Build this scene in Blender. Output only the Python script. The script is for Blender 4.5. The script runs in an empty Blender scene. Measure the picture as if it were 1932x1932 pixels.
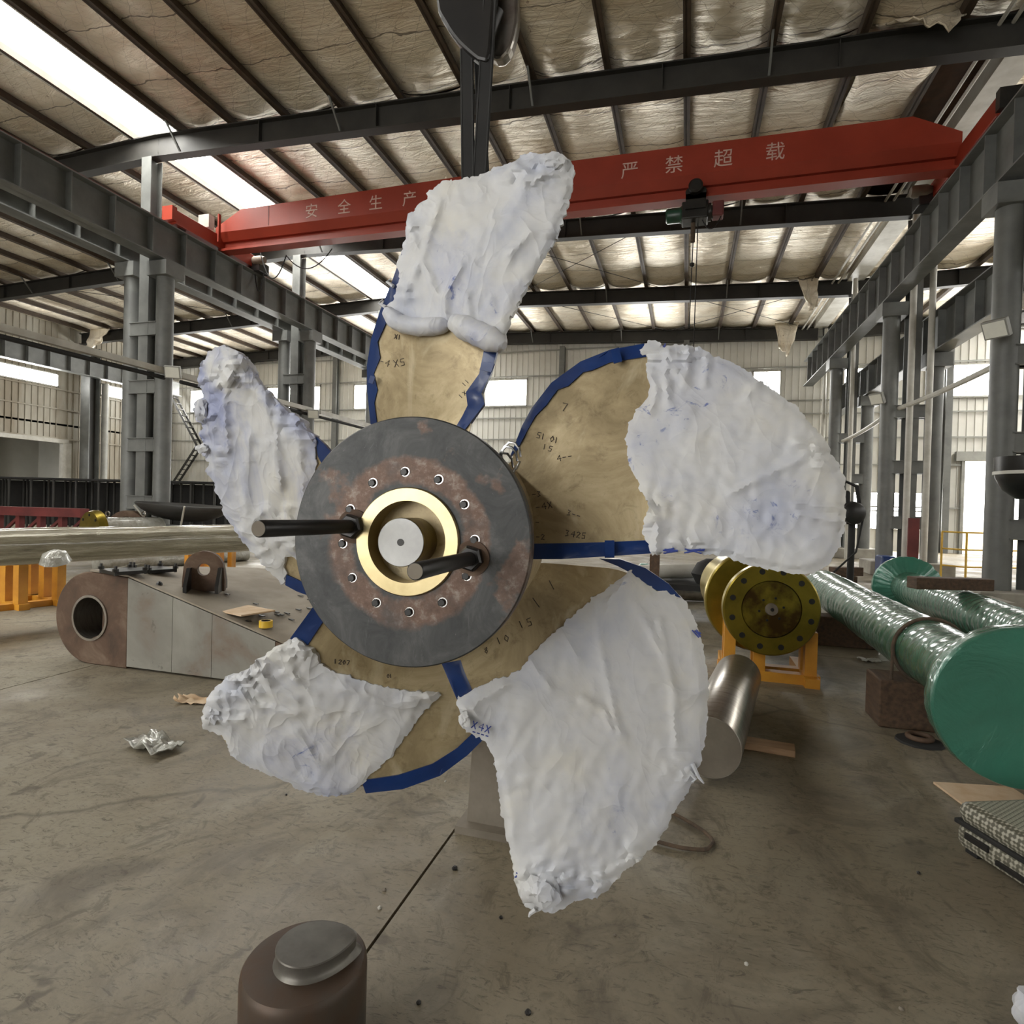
import bpy, math, random
from mathutils import Vector, Matrix, noise
from mathutils.geometry import delaunay_2d_cdt
random.seed(7)
S = bpy.context.scene
COL = S.collection
V = Vector
# ---------------------------------------------------------------- camera
F = 1128.0; CX = 966.0; CAMH = 1.55
_dy = V(((1294 - CX) / F, (CX - 962) / F, -1.0)).normalized()
_r = math.radians(1.75)
_up = V((math.sin(_r), math.cos(_r), 0)); _dz = (_up - _dy * _up.dot(_dy)).normalized(); _dx = _dy.cross(_dz)
ROT = Matrix((_dx, _dy, _dz))            # camera axes -> building axes (X across, Y along, Z up)
CAM = V((0, 0, CAMH))
cam = bpy.data.cameras.new('camera'); cam.sensor_width = 36; cam.lens = F / 1932 * 36; cam.clip_start = 0.02; cam.clip_end = 400
co = bpy.data.objects.new('camera', cam); COL.objects.link(co)
co.matrix_world = Matrix.Translation(CAM) @ ROT.to_4x4()
S.camera = co
# ---------------------------------------------------------------- sky, exposure
SKY = 3.0; SKYLIGHT = 13.0; WINDOW = 18.0
w = bpy.data.worlds.new('sky'); S.world = w; w.use_nodes = True
w.node_tree.nodes['Background'].inputs[0].default_value = (1.0, 0.985, 0.95, 1)
w.node_tree.nodes['Background'].inputs[1].default_value = SKY
S.view_settings.view_transform = 'Standard'; S.view_settings.look = 'None'
S.view_settings.gamma = 1.0; S.view_settings.use_curve_mapping = False
S.view_settings.exposure = 1.02
S.cycles.max_bounces = 5; S.cycles.diffuse_bounces = 3; S.cycles.glossy_bounces = 2; S.cycles.transmission_bounces = 2
S.cycles.use_adaptive_sampling = True; S.cycles.adaptive_threshold = 0.09
# ---------------------------------------------------------------- measuring helpers
def ray(x, y): return ROT @ V(((x - CX) / F, (CX - y) / F, -1.0))
def onY(x, y, Y): d = ray(x, y); return CAM + d * (Y / d.y)
def onX(x, y, X): d = ray(x, y); return CAM + d * (X / d.x)
def onZ(x, y, z): d = ray(x, y); return CAM + d * ((z - CAMH) / d.z)
# ---------------------------------------------------------------- materials
class NT:
    def __init__(s, name):
        s.m = bpy.data.materials.new(name); s.m.use_nodes = True; s.t = s.m.node_tree; s.n = s.t.nodes
        s.p = s.n['Principled BSDF']; s.out = s.n['Material Output']
    def new(s, typ, **kw):
        n = s.n.new(typ)
        for k, v in kw.items(): setattr(n, k, v)
        return n
    def link(s, a, b): s.t.links.new(a, b)
    def pos(s, obj=False):
        if obj: return s.new('ShaderNodeTexCoord').outputs['Object']
        return s.new('ShaderNodeNewGeometry').outputs['Position']
    def noise(s, scale, detail=4, rough=.55, vec=None, dist=0.0, stretch=None):
        n = s.new('ShaderNodeTexNoise'); n.inputs['Scale'].default_value = scale; n.inputs['Detail'].default_value = detail
        n.inputs['Roughness'].default_value = rough; n.inputs['Distortion'].default_value = dist
        vec = vec or s.pos()
        if stretch:
            mp = s.new('ShaderNodeMapping'); mp.inputs['Scale'].default_value = stretch; s.link(vec, mp.inputs[0]); vec = mp.outputs[0]
        s.link(vec, n.inputs['Vector']); return n.outputs[0]
    def ramp(s, fac, stops):
        r = s.new('ShaderNodeValToRGB'); e = r.color_ramp.elements
        while len(e) < len(stops): e.new(0.5)
        for i, (p, c) in enumerate(stops):
            e[i].position = p; e[i].color = (*c, 1) if hasattr(c, '__len__') else (c, c, c, 1)
        s.link(fac, r.inputs[0]); return r.outputs[0]
    def mix(s, fac, a, b, mode='MIX'):
        n = s.new('ShaderNodeMix', data_type='RGBA', blend_type=mode)
        for sock, v in ((n.inputs[0], fac), (n.inputs[6], a), (n.inputs[7], b)):
            if hasattr(v, 'is_linked'): s.link(v, sock)
            elif hasattr(v, '__len__'): sock.default_value = (*v, 1)
            else: sock.default_value = v
        return n.outputs[2]
    def math(s, op, a, b=0.0):
        n = s.new('ShaderNodeMath', operation=op)
        for i, v in enumerate((a, b)):
            if hasattr(v, 'is_linked'): s.link(v, n.inputs[i])
            else: n.inputs[i].default_value = v
        return n.outputs[0]
    def bump(s, h, strength=.3, dist=.01):
        b = s.new('ShaderNodeBump'); b.inputs['Strength'].default_value = strength; b.inputs['Distance'].default_value = dist
        s.link(h, b.inputs['Height']); s.link(b.outputs[0], s.p.inputs['Normal'])
    def set(s, color=None, rough=None, metal=None, **kw):
        for k, v in (('Base Color', color), ('Roughness', rough), ('Metallic', metal)):
            if v is None: continue
            if hasattr(v, 'is_linked'): s.link(v, s.p.inputs[k])
            elif hasattr(v, '__len__'): s.p.inputs[k].default_value = (*v, 1)
            else: s.p.inputs[k].default_value = v
        for k, v in kw.items(): s.p.inputs[k].default_value = v
        return s.m
def basic(name, c1, c2=None, scale=3, rough=.6, metal=0, bump=.15, bd=.004, bscale=None, stretch=None, lo=.35, hi=.65, **kw):
    t = NT(name); c2 = c2 or tuple(x * .7 for x in c1)
    n = t.noise(scale, 5, .6, stretch=stretch)
    if bump: t.bump(t.noise(bscale or scale * 6, 4), bump, bd)
    return t.set(t.ramp(n, [(lo, c1), (hi, c2)]), rough, metal, **kw)
def emitter(name, col, st):
    t = NT(name); e = t.new('ShaderNodeEmission'); e.inputs[0].default_value = (*col, 1); e.inputs[1].default_value = st
    t.link(e.outputs[0], t.out.inputs[0]); return t.m
M = {}
M['skylight'] = emitter('skylight_or_fill_pane', (1, .985, .93), SKYLIGHT)
M['pane'] = emitter('window_pane', (1, .99, .95), WINDOW)
M['steel'] = basic('grey_painted_steel', (.17, .175, .165), (.11, .113, .108), 1.6, .5, bump=.05)
M['steel_dark'] = basic('dark_painted_beam', (.032, .03, .026), (.02, .019, .017), 2, .6, bump=.05)
M['steel_light'] = basic('pale_grey_steel', (.34, .34, .31), (.25, .25, .23), 2, .5, bump=.05)
M['purlin'] = basic('rusty_purlin', (.075, .052, .034), (.045, .03, .02), 3, .7, bump=.1)
M['pipe_white'] = basic('white_pipe', (.55, .54, .49), (.4, .38, .33), 2, .5, bump=.03)
M['siding'] = basic('wall_siding', (.66, .65, .6), (.58, .57, .52), .8, .6, bump=0)
M['siding_dirty'] = basic('stained_wall_siding', (.42, .4, .34), (.26, .22, .16), .9, .65, bump=0, stretch=(1, 1, .25))
M['deck'] = basic('rusty_roof_deck', (.09, .045, .025), (.05, .028, .018), 2, .8)
M['concrete'] = basic('pale_concrete', (.36, .34, .29), (.24, .22, .19), 2.5, .85, bump=.3)
M['ground_out'] = basic('outside_ground', (.6, .52, .36), (.5, .43, .3), .5, .9, bump=0)
M['red'] = basic('red_crane_paint', (.33, .04, .018), (.26, .03, .013), 1.0, .45, bump=.02)
M['red_dark'] = basic('dark_red_primer', (.16, .03, .028), (.10, .02, .02), 2, .6)
M['letter'] = basic('white_lettering', (.62, .45, .38), (.5, .33, .27), 9, .7, bump=0)
M['black'] = basic('black_oiled_metal', (.018, .018, .018), (.03, .028, .026), 5, .35, .3, bump=.1)
M['black_matte'] = basic('black_matte', (.011, .011, .011), (.018, .017, .016), 5, .8, bump=.05)
M['green_motor'] = basic('green_motor_paint', (.012, .06, .035), (.01, .035, .022), 5, .35, bump=.03)
M['yellow_paint'] = basic('yellow_paint', (.62, .29, .025), (.5, .21, .018), 4, .5, bump=.08)
M['rail_yellow'] = basic('railing_yellow', (.7, .45, .06), (.6, .36, .05), 4, .5, bump=0)
M['blue_rubber'] = basic('blue_rubber', (.012, .04, .155), (.008, .026, .11), 6, .28, bump=.08)
M['rope'] = basic('dirty_rope', (.12, .08, .05), (.07, .05, .035), 20, .9)
M['wood'] = basic('old_timber', (.105, .062, .035), (.055, .033, .02), 5, .8, stretch=(6, 1, 6), bump=.3)
M['wood_pale'] = basic('pale_timber', (.42, .27, .15), (.33, .2, .11), 5, .75, stretch=(1, 6, 6), bump=.2)
M['card'] = basic('tan_cardboard', (.62, .48, .33), (.5, .34, .2), 6, .85, bump=.05)
M['tape_yellow'] = basic('yellow_tape', (.75, .5, .05), (.7, .45, .04), 8, .4, bump=0)
M['lamp_glass'] = basic('floodlight_glass', (.8, .8, .72), (.75, .75, .68), 8, .2, bump=0)
M['dirty_steel'] = basic('dusty_bare_steel', (.25, .22, .175), (.15, .125, .095), 3, .65, .25, bump=.2)
M['face_steel'] = basic('machined_steel_face', (.42, .42, .41), (.33, .33, .325), 9, .42, .6, bump=.03)
M['cast_dark'] = basic('dark_rusty_casting', (.075, .066, .055), (.09, .055, .035), 5, .5, .35, bump=.2)
M['cast_top'] = basic('scuffed_casting_top', (.20, .19, .165), (.12, .11, .095), 7, .4, .5, bump=.1)
M['chrome'] = basic('bright_steel', (.6, .6, .58), (.5, .5, .5), 10, .25, 1, bump=.02)
def m_floor():
    t = NT('concrete_floor')
    big = t.noise(.45, 6, .62, dist=.6); mid = t.noise(1.7, 6, .68, dist=1.2); fine = t.noise(26, 4, .7)
    base = t.ramp(big, [(.32, (.15, .122, .08)), (.5, (.215, .182, .125)), (.68, (.27, .243, .18))])
    base = t.mix(t.ramp(mid, [(.33, .75), (.5, 0)]), base, (.10, .082, .056))
    base = t.mix(t.ramp(t.noise(.9, 5, .7, dist=2.0), [(.56, 0), (.72, .55)]), base, (.30, .275, .21))
    blot = t.noise(4.5, 3, .55, dist=.4)
    base = t.mix(t.ramp(blot, [(.66, 0), (.71, .7)]), base, (.075, .058, .04))
    base = t.mix(t.ramp(fine, [(.3, .35), (.5, 0)]), base, (.11, .095, .07))
    # hairline cracks
    vo = t.new('ShaderNodeTexVoronoi', feature='DISTANCE_TO_EDGE'); vo.inputs['Scale'].default_value = .15
    dn = t.new('ShaderNodeTexNoise'); dn.inputs['Scale'].default_value = 2.2; dn.inputs['Detail'].default_value = 6
    t.link(t.pos(), dn.inputs['Vector'])
    ad = t.mix(.14, t.pos(), dn.outputs['Color'], 'LINEAR_LIGHT'); t.link(ad, vo.inputs['Vector'])
    base = t.mix(t.ramp(vo.outputs['Distance'], [(0, .6), (.0007, 0)]), base, (.06, .045, .03))
    # scratch flecks
    fl = t.noise(7, 5, .75, dist=3.0, stretch=(1, 2.6, 1))
    base = t.mix(t.ramp(fl, [(.55, 0), (.64, .75)]), base, (.075, .06, .04))
    f2 = t.noise(2.6, 6, .78, dist=2.2, stretch=(1.6, 1, 1)); base = t.mix(t.ramp(f2, [(.54, 0), (.64, .65)]), base, (.09, .072, .046))
    rg = t.ramp(t.noise(.8, 4, .6), [(.35, .32), (.6, .72)])
    t.bump(t.noise(14, 6, .7), .35, .006)
    return t.set(base, rg)
M['floor'] = m_floor()
def m_foil():
    t = NT('foil_insulation')
    P = t.pos(); sx = t.new('ShaderNodeSeparateXYZ'); t.link(P, sx.inputs[0])
    x, y = sx.outputs[0], sx.outputs[1]
    wob = t.math('MULTIPLY', t.noise(1.2, 3), .5)
    def lines(a, b, per, wd):
        s_ = t.math('ADD', t.math('MULTIPLY', x, a), t.math('ADD', t.math('MULTIPLY', y, b), wob))
        f = t.math('FRACT', t.math('DIVIDE', s_, per))
        return t.math('LESS_THAN', f, wd)
    l = t.math('MAXIMUM', lines(1, .8, .42, .035), lines(1, -.8, .42, .035))
    seam = lines(.02, 1, 1.5, .02)
    c = t.ramp(t.noise(.9, 5, .6), [(.3, (.66, .56, .42)), (.5, (.83, .75, .61)), (.7, (.92, .86, .74))])
    c = t.mix(t.ramp(t.noise(9, 3, .5), [(.68, 0), (.72, .6)]), c, (.3, .2, .12))
    c = t.mix(t.math('MULTIPLY', l, .35), c, (.3, .24, .17))
    c = t.mix(t.math('MULTIPLY', seam, .75), c, (.1, .075, .05))
    t.bump(t.noise(2.4, 6, .65, stretch=(.5, 2.2, 1), dist=.8), .9, .10)
    return t.set(c, .36, .45)
M['foil'] = m_foil()
def m_wrap(blue=.55, cr=.4, shift=0.0):
    t = NT('white_fabric_wrap')
    c = t.ramp(t.noise(3.0, 5, .6), [(.3, (.46, .49, .58)), (.47, (.59, .60, .62)), (.58, (.62, .62, .61)), (.72, (.65, .63, .56))])
    sm = t.noise(2.3, 5, .62, dist=.6); c = t.mix(t.ramp(sm, [(.53 - shift, 0), (.72 - shift, blue)]), c, (.25, .29, .50))
    bl = t.noise(13, 5, .72, dist=1.2); c = t.mix(t.math('MULTIPLY', t.ramp(bl, [(.60, 0), (.68, .9)]), t.ramp(sm, [(.55 - shift * .5, 0), (.63 - shift * .5, 1)])), c, (.10, .14, .36))
    def crease(scale, dist, stretch, seed):
        n = t.noise(scale, 2, .45, dist=dist, stretch=stretch)
        r = t.math('ABSOLUTE', t.math('SUBTRACT', n, .5)); return t.math('POWER', t.math('SUBTRACT', 1.0, t.math('MINIMUM', t.math('MULTIPLY', r, 5.0), 1.0)), 3.0)
    h = t.math('ADD', t.math('MULTIPLY', t.noise(4, 4, .55, dist=1.0), .8), t.math('MULTIPLY', crease(3.1, 1.6, (1, 1, .55), 0), .45))
    h = t.math('ADD', h, t.math('MULTIPLY', crease(8, 1.0, (1, 1, .8), 3), .16))
    t.bump(h, cr, .03)
    return t.set(c, .58, 0, **{'Sheen Weight': .1})
M['wrap'] = m_wrap()
WRAPS = [m_wrap(.5, .3), m_wrap(.25, .15), m_wrap(.3, .18), m_wrap(.5, .38), m_wrap(.8, .4, .12)]
def m_bronze():
    t = NT('blade_bronze')
    c = t.ramp(t.noise(3.4, 7, .68, dist=.9), [(.28, (.24, .185, .10)), (.5, (.42, .335, .195)), (.7, (.62, .52, .33))])
    c = t.mix(t.ramp(t.noise(15, 6, .75, dist=.6), [(.54, 0), (.70, .6)]), c, (.17, .125, .065))
    c = t.mix(t.ramp(t.noise(5, 4, .6, dist=1.5, stretch=(1, 1, .3)), [(.56, 0), (.68, .45)]), c, (.70, .62, .44))
    t.bump(t.noise(7, 5, .6), .25, .008)
    return t.set(c, t.ramp(t.noise(3, 4), [(.3, .32), (.7, .55)]), .35)
M['bronze'] = m_bronze()
M['bronze_bright'] = basic('machined_bronze', (.55, .46, .26), (.42, .34, .18), 7, .3, .85, bump=.04)
def m_plate():
    t = NT('steel_flange_plate')
    P = t.pos(True); L = t.new('ShaderNodeVectorMath', operation='LENGTH'); t.link(P, L.inputs[0])
    nz = t.noise(5, 5, .7, vec=P); r = t.math('ADD', L.outputs['Value'], t.math('MULTIPLY', t.math('SUBTRACT', nz, .5), .10))
    c = t.ramp(t.noise(7, 7, .7, vec=P, dist=.8), [(.3, (.034, .036, .037)), (.5, (.058, .06, .06)), (.68, (.10, .10, .098))])
    c = t.mix(t.ramp(t.noise(11, 5, .7, vec=P, dist=2.5, stretch=(1, .25, 1)), [(.60, 0), (.68, .5)]), c, (.13, .13, .13))
    rust = t.ramp(t.noise(24, 6, .75, vec=P), [(.3, (.085, .05, .036)), (.52, (.15, .095, .07)), (.68, (.27, .23, .2))])
    ringf = t.math('MULTIPLY', t.ramp(r, [(.168, 0), (.182, 1), (.245, 1), (.262, 0)]), t.ramp(t.noise(5, 4, .6, vec=P), [(.36, .35), (.5, .95)]))
    c = t.mix(ringf, c, rust)
    c = t.mix(t.ramp(t.noise(4.2, 5, .6, vec=P), [(.57, 0), (.62, .75)]), c, rust)
    c = t.mix(t.ramp(t.noise(30, 5, .8, vec=P, dist=2), [(.66, 0), (.72, .6)]), c, (.2, .19, .18))
    t.bump(t.noise(30, 4, .6, vec=P), .2, .002)
    return t.set(c, .5, .45)
M['plate'] = m_plate()
def m_rust():
    t = NT('rusty_casting')
    c = t.ramp(t.noise(3.5, 6, .65, dist=.5), [(.3, (.06, .036, .023)), (.5, (.105, .062, .038)), (.7, (.18, .125, .085))])
    t.bump(t.noise(22, 5, .6), .3, .004); return t.set(c, .72, .15)
M['rust'] = m_rust()
def m_shellplate():
    t = NT('weathered_steel_plate')
    c = t.ramp(t.noise(1.6, 6, .6, dist=.4), [(.35, (.27, .26, .225)), (.56, (.21, .20, .17)), (.74, (.16, .11, .075))])
    c = t.mix(t.ramp(t.noise(8, 4, .6), [(.66, 0), (.71, .6)]), c, (.1, .09, .075))
    t.bump(t.noise(18, 4), .15, .003); return t.set(c, .6, .2)
M['shell'] = m_shellplate()
M['shell_top'] = basic('dusty_deck_plate', (.30, .265, .21), (.20, .165, .12), 2.2, .7, .15, bump=.2)
def m_film(name, c1, c2, stretch, rough=.16):
    t = NT(name)
    n = t.noise(3, 6, .65, stretch=stretch, dist=.8)
    t.bump(t.noise(6, 5, .6, stretch=stretch, dist=1.0), .8, .03)
    return t.set(t.ramp(n, [(.35, c1), (.65, c2)]), rough, .15, **{'Coat Weight': .6, 'Coat Roughness': .12})
def m_shaftfilm():
    t = NT('clear_film_on_shaft'); P = t.pos(True)
    st = t.noise(3, 6, .7, vec=P, stretch=(7, 7, .45), dist=.5)
    c = t.ramp(st, [(.3, (.17, .15, .10)), (.5, (.33, .30, .21)), (.68, (.52, .49, .38))])
    t.bump(t.math('ADD', st, t.math('MULTIPLY', t.noise(5, 6, .65, vec=P, stretch=(2, 2, .9), dist=1.6), .8)), .9, .03)
    return t.set(c, .2, .25, **{'Coat Weight': .8, 'Coat Roughness': .08})
M['film'] = m_shaftfilm()
M['film_old'] = m_film('clear_film_on_shaft', (.36, .32, .22), (.21, .18, .12), (1, .3, 5))
M['green_film'] = m_film('green_plastic_wrap', (.035, .14, .085), (.07, .16, .105), (1, 4, 1), .2)
M['green_cover'] = m_film('green_plastic_cover', (.05, .21, .145), (.045, .165, .115), (.5, .5, .5), .3)
M['clear_film'] = m_film('silvery_plastic_film', (.42, .42, .38), (.28, .27, .23), (2, 2, 2), .14)
def m_brass(name, hub):
    t = NT(name); P = t.pos(True); L = t.new('ShaderNodeVectorMath', operation='LENGTH'); t.link(P, L.inputs[0])
    sx = t.new('ShaderNodeSeparateXYZ'); t.link(P, sx.inputs[0])
    c = t.ramp(t.noise(3, 5, .6, vec=P), [(.35, (.31, .23, .03)), (.65, (.19, .145, .02))])
    if hub: c = t.mix(t.ramp(t.noise(3.5, 4, .65, vec=P), [(.40, 0), (.58, .9)]), c, (.07, .034, .013))
    w_ = t.new('ShaderNodeTexWave', wave_type='RINGS', rings_direction='Z'); w_.inputs['Scale'].default_value = 40; t.link(P, w_.inputs['Vector'])
    t.bump(w_.outputs['Fac'], .08, .002)
    return t.set(c, .32, .8)
M['brass'] = m_brass('oiled_yellow_flange', False); M['brass_hub'] = m_brass('oiled_flange_centre', True)
def m_turned():
    t = NT('turned_steel_bar')
    c = t.ramp(t.noise(4, 5, .6, stretch=(1, 5, 1)), [(.3, (.30, .27, .23)), (.55, (.44, .41, .37)), (.75, (.2, .16, .13))])
    t.bump(t.noise(30, 3, stretch=(.2, 4, .2)), .1, .002)
    return t.set(c, .3, .9)
M['turned'] = m_turned()
def m_case():
    t = NT('suitcase_check')
    P = t.pos(); mp = t.new('ShaderNodeMapping'); mp.inputs['Rotation'].default_value = (0, 0, .75); t.link(P, mp.inputs[0])
    v = t.new('ShaderNodeTexVoronoi', feature='F1', distance='MANHATTAN'); v.inputs['Scale'].default_value = 55; v.inputs['Randomness'].default_value = 0
    t.link(mp.outputs[0], v.inputs['Vector'])
    c = t.ramp(v.outputs['Distance'], [(.5, (.40, .38, .31)), (.85, (.10, .095, .07))])
    return t.set(c, .4)
M['case'] = m_case()
M['ink'] = basic('marker_ink', (.03, .025, .03), (.04, .03, .03), 5, .8, bump=0)
M['ink_blue'] = basic('blue_print', (.05, .08, .33), (.04, .06, .26), 5, .7, bump=0)
# ---------------------------------------------------------------- mesh helpers
class MB:
    def __init__(s): s.v = []; s.f = []
    def add(s, vs, fs):
        o = len(s.v); s.v += [tuple(q) for q in vs]; s.f += [tuple(i + o for i in f) for f in fs]; return s
    def box(s, c, d, rot=None):
        hx, hy, hz = d[0] / 2, d[1] / 2, d[2] / 2
        vs = [V((x, y, z)) for x in (-hx, hx) for y in (-hy, hy) for z in (-hz, hz)]
        if rot is not None: vs = [rot @ q for q in vs]
        c = V(c)
        return s.add([q + c for q in vs], [(0, 1, 3, 2), (4, 6, 7, 5), (0, 4, 5, 1), (2, 3, 7, 6), (0, 2, 6, 4), (1, 5, 7, 3)])
    def lim(s, a, b): return s.box([(a[i] + b[i]) / 2 for i in range(3)], [abs(b[i] - a[i]) for i in range(3)])
    def bar(s, a, b, wd, ht, up=V((0, 0, 1))):
        a = V(a); b = V(b); d = (b - a); L = d.length; d.normalize()
        sd = d.cross(up); sd = sd.normalized() if sd.length > 1e-4 else V((1, 0, 0)); u = sd.cross(d)
        return s.box((a + b) / 2, (L, wd, ht), Matrix((d, sd, u)).transposed())
    def tube(s, pts, r, n=12, caps=True):
        pts = [V(q) for q in pts]; rs = r if hasattr(r, '__len__') else [r] * len(pts)
        vs = []; ref = None
        for i, q in enumerate(pts):
            d = (pts[min(i + 1, len(pts) - 1)] - pts[max(i - 1, 0)]).normalized()
            if ref is None: ref = d.orthogonal().normalized()
            ref = (ref - d * ref.dot(d)).normalized(); b = d.cross(ref)
            vs += [q + (ref * math.cos(2 * math.pi * k / n) + b * math.sin(2 * math.pi * k / n)) * rs[i] for k in range(n)]
        fs = [(i * n + k, i * n + (k + 1) % n, (i + 1) * n + (k + 1) % n, (i + 1) * n + k) for i in range(len(pts) - 1) for k in range(n)]
        if caps: fs += [tuple(range(n - 1, -1, -1)), tuple((len(pts) - 1) * n + k for k in range(n))]
        return s.add(vs, fs)
    def rings(s, o, a, prof, n=48, closed=False):
        """surface of revolution: prof = [(along, radius)] about axis a from o"""
        o = V(o); a = V(a).normalized(); u = a.orthogonal().normalized(); b = a.cross(u); vs = []
        for (h, r) in prof: vs += [o + a * h + (u * math.cos(2 * math.pi * k / n) + b * math.sin(2 * math.pi * k / n)) * r for k in range(n)]
        m = len(prof); fs = [(i * n + k, i * n + (k + 1) % n, ((i + 1) % m) * n + (k + 1) % n, ((i + 1) % m) * n + k) for i in range(m if closed else m - 1) for k in range(n)]
        if not closed:
            fs += [tuple(range(n - 1, -1, -1)), tuple((m - 1) * n + k for k in range(n))]
        return s.add(vs, fs)
    def prism(s, poly, d):
        """poly = 3-D points of one face, d = extrusion vector"""
        d = V(d); n = len(poly); poly = [V(q) for q in poly]
        return s.add(poly + [q + d for q in poly], [tuple(range(n)), tuple(range(2 * n - 1, n - 1, -1))] + [(i, i + n, (i + 1) % n + n, (i + 1) % n) for i in range(n)])
    def build(s, name, mat, parent=None, smooth=False, bevel=0, local=None):
        me = bpy.data.meshes.new(name); me.from_pydata(s.v, [], s.f); me.update()
        import bmesh
        bm = bmesh.new(); bm.from_mesh(me); bmesh.ops.recalc_face_normals(bm, faces=bm.faces); bm.to_mesh(me); bm.free()
        if smooth:
            for p in me.polygons: p.use_smooth = True
            try: me.set_sharp_from_angle(angle=math.radians(38))
            except Exception: pass
        return place(name, me, mat, parent, bevel, local)
def place(name, me, mat, parent=None, bevel=0, local=None):
    if mat and not me.materials: me.materials.append(M[mat] if isinstance(mat, str) else mat)
    o = bpy.data.objects.new(name, me); COL.objects.link(o)
    if local is not None: o.matrix_basis = local
    if parent is not None: adopt(o, parent)
    if bevel:
        b = o.modifiers.new('bevel', 'BEVEL'); b.width = bevel; b.segments = 2; b.limit_method = 'ANGLE'
    return o
WORLD = {}
def wmat(o):
    m = o.matrix_basis.copy()
    if o.parent: m = wmat(o.parent) @ o.matrix_parent_inverse @ m
    return m
def adopt(o, parent):
    o.parent = parent; o.matrix_parent_inverse = wmat(parent).inverted()
def tag(o, label=None, cat=None, group=None, kind=None):
    for k, v in (('label', label), ('category', cat), ('group', group), ('kind', kind)):
        if v: o[k] = v
    return o
def thing(name, loc, label, cat, group=None):
    o = bpy.data.objects.new(name, None); COL.objects.link(o); o.location = loc; o.empty_display_size = .1
    return tag(o, label, cat, group)
def struct(o): return tag(o, kind='structure')
def copy_tree(o, off, parent=None):
    c = o.copy(); COL.objects.link(c)
    if parent is not None: c.parent = parent
    else: c.location = o.location + V(off)
    for ch in o.children: copy_tree(ch, off, c)
    return c
def lerp(a, b, t): return a + (b - a) * t
# ================================================================ THE BUILDING
XL, XR = -13.2, 5.58               # column rows (ridge over the left row, valley gutter over the right one)
XW, XE, YB, YS = -31.0, 24.0, 30.0, -18.0     # left wall, far side of the right bay, end wall
def roofz(x):                      # underside of the rafters
    if x <= XR: return 10.02 - .035 * abs(x + 13)
    return 9.37 + .035 * (x - XR)
# floor: slabs with open joints over a base
floor = struct(MB().lim((XW - 8, YS - 6, -.2), (XE, YB + .2, -.02)).build('floor', 'concrete'))
jx = [-1.01 + 4.09 * k for k in range(-7, 7)]; jx[0] = XW - 8; jx[-1] = XE
jy = [YS - 6, -17, -11, -5, 1.05, 7.2, 13.2, 19.2, 25.2, YB]
for i in range(len(jx) - 1):
    for j in range(len(jy) - 1):
        g = .006
        MB().lim((jx[i] + g, jy[j] + g, -.02), (jx[i + 1] - g, jy[j + 1] - g, 0)).build('floor_slab', 'floor', floor)
struct(MB().lim((-90, YB + .21, -.4), (90, 120, -.12)).build('ground', 'ground_out'))
# roof deck and its parts
ceiling = MB()
for a, b in ((XW, -13.9), (-12.15, XR), (XR, XE)):
    za, zb = roofz(a) + .98, roofz(b) + .98
    ceiling.add([(a, YS, za), (b, YS, zb), (b, YB, zb), (a, YB, za), (a, YS, za + .06), (b, YS, zb + .06), (b, YB, zb + .06), (a, YB, za + .06)],
                [(0, 1, 2, 3), (4, 5, 6, 7), (0, 1, 5, 4), (1, 2, 6, 5), (2, 3, 7, 6), (3, 0, 4, 7)])
ceiling = struct(ceiling.build('ceiling', 'deck'))
PX = [-.264 + 1.5 * k for k in range(-21, 4)]
PX = [x for x in PX if XW + .2 < x < XR - .6]
PR = [XR + .7 + 1.465 * k for k in range(0, 12)]
pm = MB().box((0, (YB - 1) / 2, .1), (.07, YB + 1, .2)).box((0.05, (YB - 1) / 2, .01), (.1, YB + 1, .02)).build('purlin', 'purlin', ceiling)
def setpos(o, loc): o.matrix_basis = Matrix.Translation(loc)
first = True
for x in PX + PR:
    o = pm if first else place('purlin', pm.data, None, ceiling)
    first = False; setpos(o, (x, 0, roofz(x) + .56))
# sagging foil blankets between purlins, one per bay
def blanket(seed, wd, sag):
    mb = MB(); nx, ny = 8, 34
    for j in range(ny + 1):
        for i in range(nx + 1):
            u, v = i / nx, j / ny
            s = math.sin(math.pi * u) ** .7
            z = -sag * s * (.55 + .45 * noise.noise((seed * 3.1, v * 3.3, 0)))
            z -= .09 * s * max(0, noise.noise((seed * 7.7, v * 9, u * .8)))
            z -= .10 * s * math.exp(-((v - .97) / .05) ** 2) + .10 * s * math.exp(-((v - .03) / .05) ** 2)
            mb.v.append((u * wd, v * 5.98, z))
    for j in range(ny):
        for i in range(nx):
            a = j * (nx + 1) + i; mb.f.append((a, a + 1, a + nx + 2, a + nx + 1))
    me = bpy.data.meshes.new('insulation_panel'); me.from_pydata(mb.v, [], mb.f); me.update()
    for p in me.polygons: p.use_smooth = True
    me.materials.append(M['foil']); return me
BL = [blanket(k, 1.465, .08 + .016 * (k % 4)) for k in range(7)]
def lay(x0, x1, y0, k):
    o = place('insulation_panel', BL[k % 7], None, ceiling)
    z0, z1 = roofz(x0) + .765, roofz(x1) + .765
    m = Matrix.Translation((x0, y0, z0)) @ Matrix.Rotation(-math.atan2(z1 - z0, x1 - x0), 4, 'Y') @ Matrix.Diagonal(((x1 - x0) / 1.465, 1, 1, 1))
    o.matrix_basis = m
k = 0
edges = [XW] + PX
for b in range(5):
    for i in range(len(edges) - 1):
        k += 3
        if edges[i] < -13 < edges[i + 1]: continue                 # skylight strip
        lay(edges[i], edges[i + 1], b * 6, k)
    if b not in (2,): lay(PX[-1], XR - .25, b * 6, k + 1)
    er = [XR + .2] + PR
    for i in range(len(er) - 1): lay(er[i], er[i + 1], b * 6, k + i)
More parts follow.
